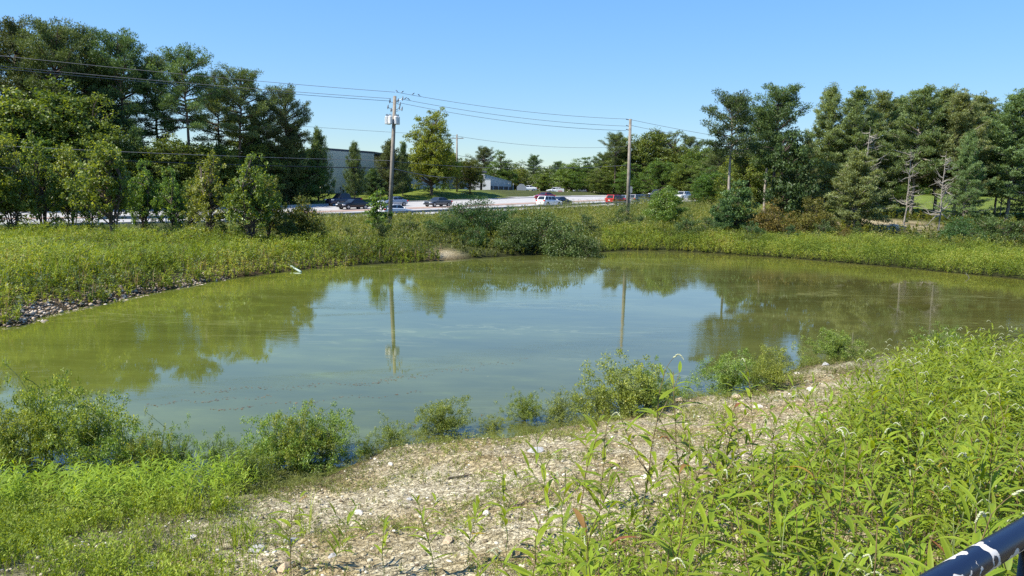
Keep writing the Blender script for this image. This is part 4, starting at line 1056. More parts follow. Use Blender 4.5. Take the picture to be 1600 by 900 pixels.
for px, yt, Y, v, wd, lab in ((1170, 225, 112, 0, 1.0, 'dark backdrop tree behind the tall pale pine'), (1210, 215, 118, 1, 1.0, 'dark backdrop tree behind the wide headed pine'), (1260, 205, 112, 2, 1.0, 'dark backdrop tree at the start of the dense wood'),
        (1310, 200, 118, 0, 1.1, 'dark backdrop tree behind the forward pine'), (1365, 200, 116, 1, 1.1, 'dark backdrop tree right of the forward pine'), (1420, 190, 165, 2, 1.3, 'far dark tree behind the forked dead tree'), (1470, 195, 170, 0, 1.3, 'far dark tree behind the bleached snag'),
        (1520, 190, 172, 1, 1.3, 'far dark tree above the mowed field'), (1575, 195, 168, 2, 1.3, 'far dark tree at the right of the mowed field'), (1630, 185, 165, 1, 1.3, 'far dark tree past the right edge'), (1285, 265, 100, 1, 1.2, 'low dark tree behind the rusty bushes'),
        (1385, 255, 108, 2, 1.1, 'low dark tree in shade above the dirt slope'), (1405, 268, 112, 0, 1.0, 'low shaded tree left of the field gap'), (1225, 262, 100, 2, 1.1, 'low dark tree behind the vine covered tree')):
    place(BROAD[v], px, yt, Y, lab, name='broadleaf_tree', wide=wd, group='dark trees at the back of the right wood')
# young trees along the left bank
for px, yt, Y, v, wd, lab in ((12, 218, 47, 0, 1.0, 'young tree at the left edge of the bank'), (58, 208, 49, 1, .95, 'second young tree from the left edge'), (105, 228, 51, 2, .9, 'smaller young tree between the second and third'),
        (168, 220, 46, 2, 1.1, 'fullest young tree, third along the left bank'), (268, 262, 49, 0, .9, 'low yellowish young tree in the middle of the row'),
        (325, 236, 47, 1, 1.1, 'left one of the tall pair of young trees'), (388, 240, 46, 0, 1.15, 'right one of the tall pair of young trees'), (298, 280, 51, 2, .8, 'short young tree left of the tall pair'), (222, 250, 49, 0, .9, 'slim young tree right of the fullest one'), (135, 255, 50, 1, .8, 'slim young tree left of the fullest one'), (418, 275, 48, 2, .75, 'slim young tree at the right end of the row'), (-40, 215, 46, 2, 1.1, 'young tree beyond the left edge')):
    place(YOUNG[v], px, yt, Y, lab, name='young_tree', wide=wd * .84, group='young trees along the left bank', fol='crown')

# ------------------------------------------------------------------ bushes on the far banks
def bush(proto, px, ytop, Y, wd, lab, name='bush', group=None, **k): return place(proto, px, ytop, Y, lab, 'bush', name, wide=wd, group=group, fol='foliage', stem='stems', **k)
bush(GOLD, 470, 306, 49, 1.0, 'bush with golden yellow tips right of the young trees')
bush(GOLD, 449, 335, 47, .9, 'low green bush at the left foot of the golden tipped one')
bush(SAP, 592, 296, 55, 1.0, 'slender sapling left of the transformer pole')
bush(BUSH[0], 595, 338, 52, .6, 'small dense shrub at the foot of the slender sapling')
bush(MIM, 742, 306, 57, .85, 'feathery shrub with long arching boughs before the road')
bush(MIM, 705, 330, 55, .8, 'feathery shrub spreading left of the larger one')
bush(MIM, 790, 322, 58, .7, 'feathery shrub spreading right of the larger one')
bush(SILV[0], 845, 328, 56, .95, 'large vine mound with pale backed leaves above the water')
bush(SILV[1], 885, 345, 54, .8, 'vine mound drooping toward the water at its right end')
bush(SILV[0], 915, 366, 53, .7, 'lowest vine mound trailing to the waterline')
bush(BUSH[1], 978, 318, 74, .8, 'low bush hiding the foot of the plain pole')
bush(SILV[0], 805, 340, 54, .8, 'dark vine mound left of the largest one')
bush(SILV[1], 745, 352, 54, .7, 'vine mound at the feet of the feathery shrubs')
bush(ROUND, 1041, 292, 72, .95, 'bright green rounded bush in front of the road')
bush(IVY, 1152, 282, 70, 1.0, 'dark green pillar shaped bush at the pale pine trunk')
bush(IVY, 1128, 310, 68, .8, 'lower dark bush left of the pillar shaped one')
bush(RUST[0], 1212, 310, 68, .95, 'rusty brown green bush left of the ochre one')
bush(RUST[1], 1270, 308, 70, 1.0, 'ochre green bush beneath the white pines')
GQ = 'low bushes along the meadow edge'
rq = random.Random(8)
for px, yt, Y, pr, wd, lab in ((1075, 335, 66, BUSH[0], 1.0, 'low bush right of the bright rounded bush'), (1105, 338, 65, BUSH[1], 1.0, 'low bush left of the dark pillar bush'), (1178, 345, 65, BUSH[0], 1.1, 'low bush in front of the dark pillar bush'),
        (1235, 350, 64, BUSH[1], 1.1, 'low bush in front of the rusty one'), (1290, 343, 66, BUSH[0], 1.0, 'low bush in front of the ochre one'), (1318, 352, 64, RUST[0], .7, 'small olive bush at the forward pine'),
        (1365, 362, 63, BUSH[1], 1.1, 'low bush at the foot of the dirt slope'), (1400, 368, 62, BUSH[0], 1.0, 'low bush below the pale boulder'), (1435, 362, 63, BUSH[1], 1.0, 'low bush left of the bleached snag'),
        (1500, 338, 66, SILV[0], .9, 'dense bush with pale leaves right of the bleached snag'), (1540, 335, 68, SILV[1], .8, 'second pale leaved bush toward the right edge'), (1575, 335, 66, BUSH[0], 1.2, 'bush left of the orange marker'),
        (1465, 372, 61, BUSH[0], .9, 'low bush at the foot of the bleached snag'), (1560, 370, 60, BUSH[1], .8, 'low bush above the yellow meadow at right'), (1610, 340, 66, BUSH[1], 1.3, 'bush at the right edge above the meadow'),
        (1415, 338, 80, BUSH[1], 1.0, 'low shrub above the dirt slope'), (1000, 335, 70, BUSH[1], 1.2, 'low bush left of the bright rounded bush'), (960, 335, 70, BUSH[0], 1.2, 'low bush under the red car'), (915, 332, 66, BUSH[1], 1.1, 'low bush right of the vine mound'),
        (640, 338, 58, BUSH[0], .9, 'low bush just right of the transformer pole foot'), (670, 340, 57, BUSH[1], .9, 'low bush left of the feathery shrubs'), (540, 352, 52, BUSH[1], .9, 'low bush midway between the golden bush and the sapling'), (1340, 345, 70, BUSH[1], .7, 'low shrub below the forward pine')):
    bush(pr, px, yt, Y, wd, lab, group=GQ)
x, y = hit(1598, 374); z = H(x, y)
om = plain('orange_plastic', (.75, .12, .02), .5)
t = thing('marker_post', 'small orange marker among the bushes at the right edge', 'marker', (x, y, z))
obj('post', MB().tube([(0, 0, 0), (0, 0, 1.1)], .05, 8).mesh('post', om), t); obj('cap', MB().tube([(0, 0, 1.1), (0, 0, 1.25), (0, 0, 1.4)], [.22, .26, .1], 8).mesh('cap', om), t)

# ------------------------------------------------------------------ rocks
def rock_mesh(seed, mat, flat=.65):
    import bmesh
    rng = np.random.default_rng(seed); bm = bmesh.new(); bmesh.ops.create_icosphere(bm, subdivisions=2, radius=1)
    ph = rng.random(3) * 9
    pl = rndu(rng, 7); dpl = rng.uniform(.55, .85, 7)
    for v in bm.verts:
        p = np.array(v.co)
        for a, dd in zip(pl, dpl):
            e = p @ a
            if e > dd: p = p - a * (e - dd)
        p *= 1 + .08 * math.sin(p[0] * 5 + ph[0]) * math.sin(p[1] * 4 + ph[1])
        v.co = (p[0], p[1] * .8, p[2] * flat)
    me = bpy.data.meshes.new('rock'); bm.to_mesh(me); bm.free(); me.materials.append(mat); return me
M['rockw'] = plain('pale_rock', (.62, .57, .49), .9, vary=.15, scale=9, bump=.4)
M['rockt'] = plain('tan_rock', (.50, .38, .25), .9, vary=.2, scale=9, bump=.4)
M['rockg'] = plain('grey_rock', (.40, .39, .37), .9, vary=.2, scale=9, bump=.4)
def rock(px, py, wpx, hpx, mt, lab, seed, group='larger stones on the near shore'):
    x, y = hit(px, py + hpx / 2 if hpx else py); z = H(x, y); dist = math.sqrt(x * x + y * y + (CAM_Z - z) ** 2)
    r = wpx / F * dist / 2 / .9
    me = rock_mesh(seed, M[mt], .7)
    t = obj('rock', me, None, (x, y, z + r * .3 * hpx / wpx), (0, .1, seed * 1.3), (r, r, r * 1.3 * hpx / wpx), label=lab, category='rock')
    if group: t['group'] = group
for r_ in ((234, 882, 17, 20, 'rockw', 'upright whitish rock at the lower left, edge of the grass', 1), (1065, 622, 18, 10, 'rockt', 'tan stone at the waterline left of the round shrub', 2),
    (837, 703, 30, 10, 'rockg', 'flat grey stone on the sandy slope above the flower spikes', 3), (610, 725, 9, 8, 'rockw', 'small pale stone on sand below the third shrub', 4), (405, 757, 7, 7, 'rockw', 'small pale stone at the foot of the left shrub', 5),
    (1150, 618, 20, 10, 'rockt', 'tan stone partly under the round shrub', 6), (1185, 634, 14, 8, 'rockw', 'pale stone above the cream flower arch', 7), (1290, 568, 14, 9, 'rockg', 'grey stone at the waterline beside the small far shrub', 8),
    (1268, 608, 14, 10, 'rockw', 'whitish stone on the gravel point', 9), (1245, 583, 9, 6, 'rockw', 'tiny white stone at the waterline of the gravel point', 10), (455, 845, 24, 14, 'rockg', 'bluish grey stone low in the gravel, left of centre', 11),
    (400, 857, 26, 12, 'rockg', 'flat grey stone beside the bluish one', 12), (446, 888, 22, 16, 'rockt', 'orange tan stone at the bottom of the gravel', 13), (355, 778, 20, 12, 'rockt', 'tan mound of stone on the upper gravel', 14), (1310, 722, 30, 14, 'rockt', 'tan stone among the weeds right of the gravel', 15),
    (960, 720, 16, 8, 'rockt', 'pinkish tan stone right of the flat grey one', 16), (1010, 745, 18, 9, 'rockw', 'pale stone between the tall weeds', 17), (700, 842, 20, 10, 'rockt', 'reddish tan stone near the bottom weeds', 18), (560, 800, 14, 8, 'rockw', 'pale stone in the middle of the gravel', 19),
    (640, 780, 12, 7, 'rockg', 'grey stone left of the dark twig', 20), (760, 800, 14, 8, 'rockw', 'pale stone right of the dark twig', 21), (300, 838, 16, 8, 'rockw', 'pale stone right of the green sprouts', 22), (520, 870, 16, 9, 'rockg', 'grey stone near the bottom edge', 23)):
    rock(*r_[:4], r_[4], r_[5], r_[6])
rock(1398, 352, 14, 9, 'rockw', 'pale yellow boulder on the dirt slope under the pines', 33, None)
rock(1388, 358, 9, 3, 'rockw', 'flat pale slab beside the boulder on the dirt slope', 34, None)

ICO = None
def ico_arrays():
    import bmesh
    bm = bmesh.new(); bmesh.ops.create_icosphere(bm, subdivisions=1, radius=1)
    V = np.array([v.co[:] for v in bm.verts]); Fs = np.array([[v.index for v in f.verts] for f in bm.faces]); bm.free(); return V, Fs
IV, IF = ico_arrays()
def scatter_pebbles(name, pos, size, mat, rng, **props):
    n = len(pos); k = len(IV)
    a = rng.random(n) * 2 * PI; co, si = np.cos(a), np.sin(a)
    sc = size[:, None] * rng.uniform(.6, 1.3, (n, 3)) * np.array([1, .8, .55])
    V = IV[None] * (1 + rng.uniform(-.22, .22, (n, k, 1))) * sc[:, None]
    X = V[..., 0] * co[:, None] - V[..., 1] * si[:, None]; Y = V[..., 0] * si[:, None] + V[..., 1] * co[:, None]
    V = np.stack([X, Y, V[..., 2]], -1) + pos[:, None]
    Fs = (IF[None] + (np.arange(n) * k)[:, None, None]).reshape(-1, 3)
    return obj(name, mesh_np(name, V.reshape(-1, 3), Fs, mat, tint=np.repeat(rng.random(n), k)), kind='stuff', **props)
def tintmat(name, stops, rough=.9):
    m, N, L, b = mat_new(name); at = N.new('ShaderNodeAttribute'); at.attribute_name = 'tint'; r = ramp(N, stops); L.new(at.outputs['Fac'], r.inputs[0])
    L.new(r.outputs[0], b.inputs['Base Color']); b.inputs['Roughness'].default_value = rough; b.inputs['Specular IOR Level'].default_value = .2; return m
M['pebble'] = tintmat('shore_pebbles', [(0, (.12, .09, .06)), (.4, (.30, .26, .175)), (.8, (.47, .425, .31)), (1, (.66, .62, .52))])
M['riprap'] = tintmat('riprap_stones', [(0, (.09, .07, .045)), (.5, (.28, .22, .155)), (.85, (.46, .38, .29)), (1, (.62, .55, .45))])
rng = np.random.default_rng(7)
def land_pts(n, x0, x1, y0, y1, cond, rng):
    x = rng.uniform(x0, x1, n); y = rng.uniform(y0, y1, n); d = shore_dist(x, y)
    keep = cond(x, y, d); return x[keep], y[keep], d[keep]
x, y, d = land_pts(60000, -8, 15, 4, 22, lambda x, y, d: (d > .05) & (rng.random(len(x)) < np.clip(1.3 - y / 18, .15, 1)) & (x < y * .75 + 1) & (x > -y * .75 - 1), rng)
x, y, d = x[:14000], y[:14000], d[:14000]
sz = .008 + .026 * rng.random(len(x)) ** 3.5
scatter_pebbles('pebbles', np.stack([x, y, height(x, y) + sz * .2], 1), sz, M['pebble'], rng, label='loose pale pebbles over the sandy near shore')
x, y, d = land_pts(26000, -26, -8, 19, 36, lambda x, y, d: (d > -.25) & (d < .6 + 1.5 * fbm(x * .4, y * .4, 2, 4) + .4 * sstep(-16, -19, x)) & (y > 20) & (x < -9.5), rng)
sz = .022 + .085 * rng.random(len(x)) ** 2.6
scatter_pebbles('riprap', np.stack([x, y, np.maximum(height(x, y, False), -.05) + sz * .25], 1), sz, M['riprap'], rng, label='grey brown riprap stones along the left waterline')

# ------------------------------------------------------------------ weeds as masses
def weed_mass(name, x, y, z, hgt, per, leaf, wl, mat, rng, stem=None, up=.55, spread=.28, tall_bias=.6, **props):
    n = len(x); k = np.repeat(np.arange(n), per); N_ = len(k)
    f = rng.random(N_) ** tall_bias; a = rng.random(N_) * 2 * PI
    hk = hgt[k]; rad = spread * (0.35 + .65 * rng.random(N_)) * (1.1 - .55 * f)
    lean = rng.normal(size=(n, 2)) * .12
    c = np.stack([x[k] + np.cos(a) * rad * hk + lean[k, 0] * hk * f, y[k] + np.sin(a) * rad * hk + lean[k, 1] * hk * f, z[k] + f * hk], 1)
    t = np.stack([np.cos(a), np.sin(a), rng.normal(size=N_) * .45 + up], 1)
    nn_ = np.stack([-np.cos(a) * .5, -np.sin(a) * .5, np.ones(N_)], 1) + rng.normal(size=(N_, 3)) * .35
    pt = rng.normal(size=n) * .14 + (fbm(x * .35, y * .35, 3, 21) - .5) * 1.1
    tint = np.clip(.42 + pt[k] + rng.normal(size=N_) * .16, 0, .96)
    tint = np.where(rng.random(N_) < .01, 1, tint)
    V = leaf_arrays(c, t, nn_, leaf * rng.uniform(.6, 1.3, N_), leaf * wl * rng.uniform(.7, 1.3, N_), .1)
    return obj(name, mesh_np(name, V, np.arange(len(V)).reshape(-1, 4), M[mat], tint=np.repeat(tint, 4)), kind='stuff', **props)
def blades(name, x, y, hmin, hmax, per, wd, mat, rng, sprd=.035, lean=.45, **props):
    z = height(x, y); n = len(x); k = np.repeat(np.arange(n), per); N_ = len(k)
    a = rng.random(N_) * 2 * PI; r = rng.random(N_) * sprd
    p0 = np.stack([x[k] + np.cos(a) * r, y[k] + np.sin(a) * r, z[k] - .005], 1)
    h = rng.uniform(hmin, hmax, N_) * (0.6 + .8 * rng.random(n))[k]; l = rng.uniform(.1, lean, N_) * h
    dx = np.cos(a) * l; dy = np.sin(a) * l; w = wd * rng.uniform(.6, 1.3, N_)
    sx, sy = -np.sin(a) * w / 2, np.cos(a) * w / 2; o0 = np.zeros(N_)
    p1 = p0 + np.stack([dx * .35, dy * .35, h * .6], 1); p2 = p0 + np.stack([dx, dy, h * rng.uniform(.85, 1, N_)], 1)
    s = np.stack([sx, sy, o0], 1)
    V = np.stack([p0 - s, p0 + s, p1 + s * .9, p1 - s * .9, p2 + s * .1, p2 - s * .1], 1).reshape(-1, 3)
    b0 = np.arange(N_)[:, None] * 6
    Fs = np.concatenate([b0 + np.array([[0, 1, 2, 3]]), b0 + np.array([[3, 2, 4, 5]])])
    pt = (fbm(x * 1.2, y * 1.2, 3, 41) - .5) * .6
    tint = np.clip(.45 + pt[k] + rng.normal(size=N_) * .15, 0, 1)
    return obj(name, mesh_np(name, V, Fs, M[mat], tint=np.repeat(tint, 6)), kind='stuff', **props)
# left bank
x, y, d = land_pts(34000, -38, 2, 20, 52, lambda x, y, d: (d > .65 + .9 * fbm(x * .5, y * .5, 2, 2) + .3 * sstep(-16, -19, x) - 1.1 * sstep(-18.5, -14.5, x)) & (y < 50) & (x < -.1 * y) & (np.abs(x / y) < .82), rng)
keep = rng.random(len(x)) < np.clip(1.35 - (y - 24) / 45, .35, 1); x, y, d = x[keep][:8500], y[keep][:8500], d[keep][:8500]
hg = (.32 + .62 * sstep(.5, 3.5, d)) * rng.uniform(.55, 1.2, len(x)) * (.45 + 1.15 * fbm(x * .42, y * .42, 3, 8))
weed_mass('bank_weeds', x, y, height(x, y, False), hg, 28, .15, .24, 'weed', rng, label='tall yellow green weeds covering the left bank')
sel = rng.random(len(x)) < .14 * (fbm(x * .3, y * .3, 2, 55) > .5)
weed_mass('dark_weeds', x[sel], y[sel], height(x[sel], y[sel], False), rng.uniform(.6, 1.1, sel.sum()), 34, .12, .3, 'bush', rng, label='darker green weed clumps among the left bank weeds')
sel = rng.random(len(x)) < .22
blades('dry_stalks', x[sel], y[sel], .4, .95, 3, .016, 'dry', rng, .15, .35, label='reddish brown stalks standing in the left bank weeds')
tf = (d > 2.4) & (fbm(x * .3, y * .3, 3, 83) > .56) & (rng.random(len(x)) < .5)
blades('tall_grass', x[tf], y[tf], .5, 1.1, 7, .02, 'grass', rng, .14, .5, label='taller grass tufts among the left bank weeds')
# middle bank and verge
x, y, d = land_pts(90000, -22, 36, 44, 142, lambda x, y, d: (d > .15) & (road_st(x, y)[0] < -1.4) & (x > -.42 * y) & (x < .30 * y + 2), rng)
bare_ = np.zeros(len(x))
for px, py, r in ((693, 400, 1.2), (640, 372, 1.4)):
    hx, hy = hit(px, py); bare_ += np.exp(-((x - hx) ** 2 + ((y - hy) / 1.8) ** 2) / r ** 2)
keep = bare_ < .4; x, y, d = x[keep], y[keep], d[keep]; keep = rng.random(len(x)) < np.clip(1.5 - (y - 50) / 55, .25, 1); x, y, d = x[keep][:9500], y[keep][:9500], d[keep][:9500]
hg = (.45 + .55 * sstep(.2, 4, d)) * rng.uniform(.6, 1.2, len(x)) * (.7 + .7 * fbm(x * .25, y * .25, 2, 18)) * (1 - .35 * sstep(-12, -2, road_st(x, y)[0]) * (x < -2)) * (1 + .7 * sstep(0, 10, x) * sstep(62, 75, y))
weed_mass('verge_weeds', x, y, height(x, y, False), hg, 26, .22, .20, 'weed2', rng, up=.9, label='rough olive weeds between the pond and the road')
# meadow on the right
x, y, d = land_pts(60000, 3, 62, 36, 82, lambda x, y, d: (d > .05) & (d < 13 + 5 * (x > 40)) & (x > .12 * y) & (x < .8 * y + 2) , rng)
mk = (d < 11.5 + 2 * fbm(x * .2, y * .2, 2, 3) - 4.5 * sstep(.30, .12, x / y))
x1, y1, d1 = x[mk][:13000], y[mk][:13000], d[mk][:13000]
hg = (.35 + .35 * sstep(0, 1.5, d1)) * rng.uniform(.75, 1.2, len(x1)) * (.8 + .4 * fbm(x1 * .3, y1 * .3, 2, 28))
weed_mass('meadow_weeds', x1, y1, height(x1, y1, False), hg * (.7 + .9 * vnoise(x1 * .9, y1 * .9, 5)), 24, .125, .30, 'meadow', rng, up=.6, label='bright yellow green meadow weeds along the far right shore')
tf = (fbm(x1 * .22, y1 * .22, 3, 73) + .05 * d1 / 6 > .60) & (rng.random(len(x1)) < .55)
blades('tall_grass', x1[tf], y1[tf], .45, .95, 7, .022, 'weed2', rng, .14, .5, label='taller olive grass tufts standing out of the right meadow')
x, y, d = land_pts(30000, 15, 70, 50, 90, lambda x, y, d: (d > 10) & (x > .26 * y) & (x < .8 * y), rng)
x, y = x[:2600], y[:2600]
bare_ = np.zeros(len(x))
for px, py, r in ((1395, 350, 4.2), (1340, 352, 2.4)):
    hx, hy = hit(px, py); bare_ += np.exp(-((x - hx) ** 2 + ((y - hy) / 1.3) ** 2) / r ** 2)
keep = bare_ < .35; x, y = x[keep], y[keep]
weed_mass('undergrowth', x, y, height(x, y, False), rng.uniform(.4, 1.1, len(x)), 24, .22, .4, 'weed2', rng, label='mixed undergrowth beneath the right wood')
# undergrowth at the foot of the left wood and below the pines across the road
sx_ = rng.uniform(ROAD_W + 3, ROAD_W + 14, 4200); tx_ = rng.uniform(-75, 58, 4200); keep = (tx_ < 30) | (sx_ > ROAD_W + 9) ; keep &= ~((tx_ > 18) & (sx_ < ROAD_W + 12)); sx_, tx_ = sx_[keep], tx_[keep]
x = Q0[0] + RD[0] * tx_ + RN[0] * sx_; y = Q0[1] + RD[1] * tx_ + RN[1] * sx_
weed_mass('undergrowth', x, y, height(x, y, False), rng.uniform(.5, 1.5, len(x)), 22, .38, .35, 'bush', rng, label='dark undergrowth on the slope beyond the road')
# ------------------------------------------------------------------ shoreline shrubs
SHRUB = [make_broad(s, 1.0, .04, .95, nc, pr, .050, 'shore', stems=9, egg=.38, rough=.95, bark='stem', stemr=.42, wl=.40, rz_=.9, cl=.12) for s, nc, pr in ((91, 250, 46), (92, 220, 44), (93, 160, 36))]
def shrub(px, ybase, wpx, hpx, v, lab, dark=None, group='small leaved shrubs along the near waterline'):
    x, y, _ = on_z(px, ybase, .03); d = math.hypot(y, CAM_Z)
    hgt = hpx / F * math.sqrt(x * x + y * y + CAM_Z ** 2) / math.cos(math.atan2(CAM_Z, y)) * .92; wd = wpx / F * math.sqrt(x * x + y * y + CAM_Z ** 2)
    z = max(H(x, y), -.05)
    t = thing('shore_shrub', lab, 'shrub', (x, y, z), seed_r.random() * 6.28, group, (wd / 1.9, wd / 1.9, hgt))
    obj('stems', SHRUB[v]['trunk'], t); obj('foliage', SHRUB[v]['crown'], t)
seed_r = random.Random(12)
for a in ((975, 652, 140, 84, 0, 'largest dark green shrub in the shallows, centre right'), (1010, 645, 90, 70, 1, 'shrub leaning out at the right of the largest one'), (935, 652, 80, 66, 2, 'shrub at the left side of the largest one'), (877, 655, 85, 52, 2, 'thin shrub left of the largest one'),
    (822, 655, 58, 50, 1, 'small dark shrub standing in the water, fourth from the left'), (770, 668, 46, 28, 2, 'tiny low shrub on a mud spit'), (692, 676, 92, 56, 0, 'compact rounded shrub with yellow leaves on the mud'),
    (612, 694, 66, 50, 2, 'thin shrub in the water left of the compact rounded one'), (572, 714, 30, 28, 1, 'dark tiny shrub at the corner of the inlet'), (505, 714, 110, 74, 0, 'tall bushy shrub right half of the left pair'), (430, 728, 120, 78, 1, 'wide bushy shrub left half of the left pair'),
    (462, 725, 90, 82, 1, 'leafy upright shrub in the middle of the left pair'), (392, 755, 80, 62, 1, 'low shrub in front of the left pair'), (277, 735, 72, 68, 2, 'small dark stemmed shrub in the shaded water'), (340, 730, 72, 58, 2, 'wispy shrub right of the dark stemmed one'),
    (145, 725, 130, 98, 0, 'big loose shrub rising over the left shallows'), (75, 715, 110, 118, 1, 'tall shrub with shoots reaching up at the left'), (200, 738, 110, 80, 2, 'loose shrub right of the big one'), (15, 735, 110, 85, 0, 'shrub cut by the left edge'), (245, 740, 70, 78, 2, 'wispy shrub between the big one and the dark stemmed one'),
    (1140, 612, 100, 60, 0, 'round green shrub on the bank, third from the right'), (1205, 622, 74, 66, 1, 'looser shrub touching the round one on its right'), (1305, 568, 78, 44, 0, 'isolated shrub at the waterline far right'), (1045, 618, 44, 26, 2, 'wispy shoot right of the largest shrub'),
    (1180, 605, 60, 40, 2, 'small shrub between the round one and the looser one'), (1465, 556, 70, 36, 2, 'low shrub behind the flower spikes at right'), (1265, 566, 30, 16, 2, 'tiny shrub left of the isolated one')):
    shrub(*a)

# ------------------------------------------------------------------ smartweed
def blade_strip(L_, Wd, nseg, droop, fold=.18, el=.7, profile=None):
    """lance leaf along +X from the origin, arching; returns V (nseg+1)*3 , quads"""
    u = np.linspace(0, 1, nseg + 1)
    e = el - droop * u
    st = L_ / nseg
    x = np.concatenate([[0], np.cumsum(np.cos(e[1:]) * st)]); z = np.concatenate([[0], np.cumsum(np.sin(e[1:]) * st)])
    w = Wd / 2 * np.sin(np.clip(u * .97 + .03, 0, 1) ** .72 * PI) ** .85 if profile is None else Wd / 2 * profile(u)
    w = np.maximum(w, Wd * .015)
    V = []
    for i in range(nseg + 1):
        nx_, nz_ = -math.sin(e[i]), math.cos(e[i])
        V += [(x[i] + nx_ * fold * w[i], -w[i], z[i] + nz_ * fold * w[i]), (x[i], 0, z[i]), (x[i] + nx_ * fold * w[i], w[i], z[i] + nz_ * fold * w[i])]
    Fs = []
    for i in range(nseg):
        a = 3 * i; Fs += [(a, a + 3, a + 4, a + 1), (a + 1, a + 4, a + 5, a + 2)]
    return np.array(V), np.array(Fs)
LEAFV = [blade_strip(1, wd, 6, dr, .22, el) for wd, dr, el in ((.155, 1.0, .80), (.135, .5, 1.0), (.17, 1.5, .75), (.145, .3, .45))]
LEAF_ME = []
lrng = np.random.default_rng(3)
for V_, F_ in LEAFV:
    tn = np.tile([.62, .38, .62], len(V_) // 3)
    LEAF_ME.append(mesh_np('leaf', V_, F_, M['smart'], tint=tn, smooth=True))
def spike_arrays(L_, rng):
    """drooping flower spike of many small buds around an arched axis"""
    n = 46; u = np.linspace(0, 1, n); a = u * 2.6
    ax = np.stack([np.sin(a) * L_ * .42, np.zeros(n), (np.cos(a) - 1) * -L_ * -.42 * 1.0], 1)
    ax[:, 2] = (np.sin(u * PI * .55) * .45 - np.maximum(u - .45, 0) ** 1.3 * 1.1) * L_ * .8; ax[:, 0] = L_ * .75 * u
    bud = IV * np.array([.0036, .0026, .0026])
    off = rndu(rng, n) * .0022 * (1.15 - .6 * u)[:, None]
    V = (ax + off)[:, None] + bud[None] * (1.2 - .5 * u)[:, None, None]
    Fs = (IF[None] + (np.arange(n) * len(IV))[:, None, None]).reshape(-1, 3)
    return V.reshape(-1, 3), Fs
SPIKES = [spike_arrays(l, lrng) for l in (.07, .09, .055)]
SPIKE_ME = [mesh_np('flower_spike', v, f, M['spike']) for v, f in SPIKES]

def plant_plan(hgt, rng, nl=12):
    """stem line and the leaf / spike transforms of one plant: (base, azimuth, length, variant)"""
    n = 7; u = np.linspace(0, 1, n); az = rng.random() * 2 * PI; ln = rng.uniform(.03, .30)
    st = np.stack([np.cos(az) * ln * hgt * u ** 1.6, np.sin(az) * ln * hgt * u ** 1.6, hgt * u * (1 - .08 * ln)], 1) + np.concatenate([[[0, 0, 0]], rng.normal(size=(n - 1, 3)) * .006])
    leaves = []; spikes = []
    for j in range(nl):
        f = .22 + .76 * (j + .5) / nl + rng.normal() * .015
        p = np.array([np.interp(f, u, st[:, q]) for q in range(3)])
        a = j * 2.55 + rng.normal() * .5; L_ = (.155 + .07 * math.sin(min(f, .95) * PI)) * rng.uniform(.65, 1.15) * (1 - .25 * (f > .9))
        leaves.append((p, a, L_, int(rng.choice([0, 0, 1, 2, 3]))if f < .9 else 1))
    return st, leaves, spikes
PLANS = []
prng = np.random.default_rng(15)
def proto_plant(seed, hgt, nl, nsp, branches=2):
    rng = np.random.default_rng(seed)
    st, lv, _ = plant_plan(hgt, rng, nl); lines = [st]; rads = [np.linspace(.0042, .0022, len(st))]; sp = []
    for b in range(branches):
        k = rng.integers(2, 5); p0 = st[k]; a = rng.random() * 2 * PI; Lb = hgt * rng.uniform(.22, .4)
        bl = bough_line(p0, a, .75, Lb, .3, rng, 5, .05); lines.append(bl); rads.append(np.linspace(.003, .0016, 5))
        for j in range(3): lv.append((bl[2 + j] if j < 3 else bl[4], a + rng.normal() * 1.2, rng.uniform(.10, .17), int(rng.integers(0, 4))))
        if b < nsp: sp.append((bl[-1], a, int(rng.integers(0, 3))))
    for j in range(max(0, nsp - branches)): sp.append((st[-1], rng.random() * 2 * PI, int(rng.integers(0, 3))))
    if nsp > 1:
        a = rng.random() * 6.28; pk = bough_line(st[-1], a, 1.2, .10, -.3, rng, 4, .03); lines.append(pk); rads.append(np.full(4, .0013)); sp.append((pk[-1], a, 0))
    return dict(stem=tubes_mesh('stem', lines, rads, 5, M['redstem'] if seed % 2 else M['stem']), leaves=lv, spikes=sp, H=hgt, lines=lines, rads=rads)
PP = [proto_plant(200 + s, h, nl, ns, br) for s, (h, nl, ns, br) in enumerate(((.75, 13, 1, 2), (.85, 14, 1, 2), (.65, 12, 0, 1), (.9, 14, 2, 3), (.7, 13, 0, 2), (.8, 12, 0, 2)))]
def leaf_xf(V_, p, a, L_, tilt=0):
    co, si = math.cos(a), math.sin(a); v = V_ * L_
    return np.stack([v[:, 0] * co - v[:, 1] * si + p[0], v[:, 0] * si + v[:, 1] * co + p[1], v[:, 2] + p[2]], 1)
for q in PP:      # joined foliage and spikes for plants too far away to pick their leaves apart
    Vs = []; Fs = []; Ts = []; n = 0
    for (p, a, L_, v) in q['leaves']:
        V_, F_ = LEAFV[v]; Vs.append(leaf_xf(V_, p, a, L_)); Fs.append(F_ + n); n += len(V_); Ts.append(np.tile([.62, .38, .62], len(V_) // 3) + lrng.normal() * .12)
    q['jv'], q['jf'], q['jt'] = np.concatenate(Vs), np.concatenate(Fs), np.concatenate(Ts)
    q['fol'] = mesh_np('foliage', q['jv'], q['jf'], M['smart'], tint=np.clip(q['jt'], 0, 1), smooth=True)
    Vs = []; Fs = []; n = 0
    for (p, a, v) in q['spikes']:
        V_, F_ = SPIKES[v]; Vs.append(leaf_xf(V_, p, a, 1.15)); Fs.append(F_ + n); n += len(V_)
    q['spk'] = mesh_np('flower_spikes', np.concatenate(Vs), np.concatenate(Fs), M['spike']) if Vs else None

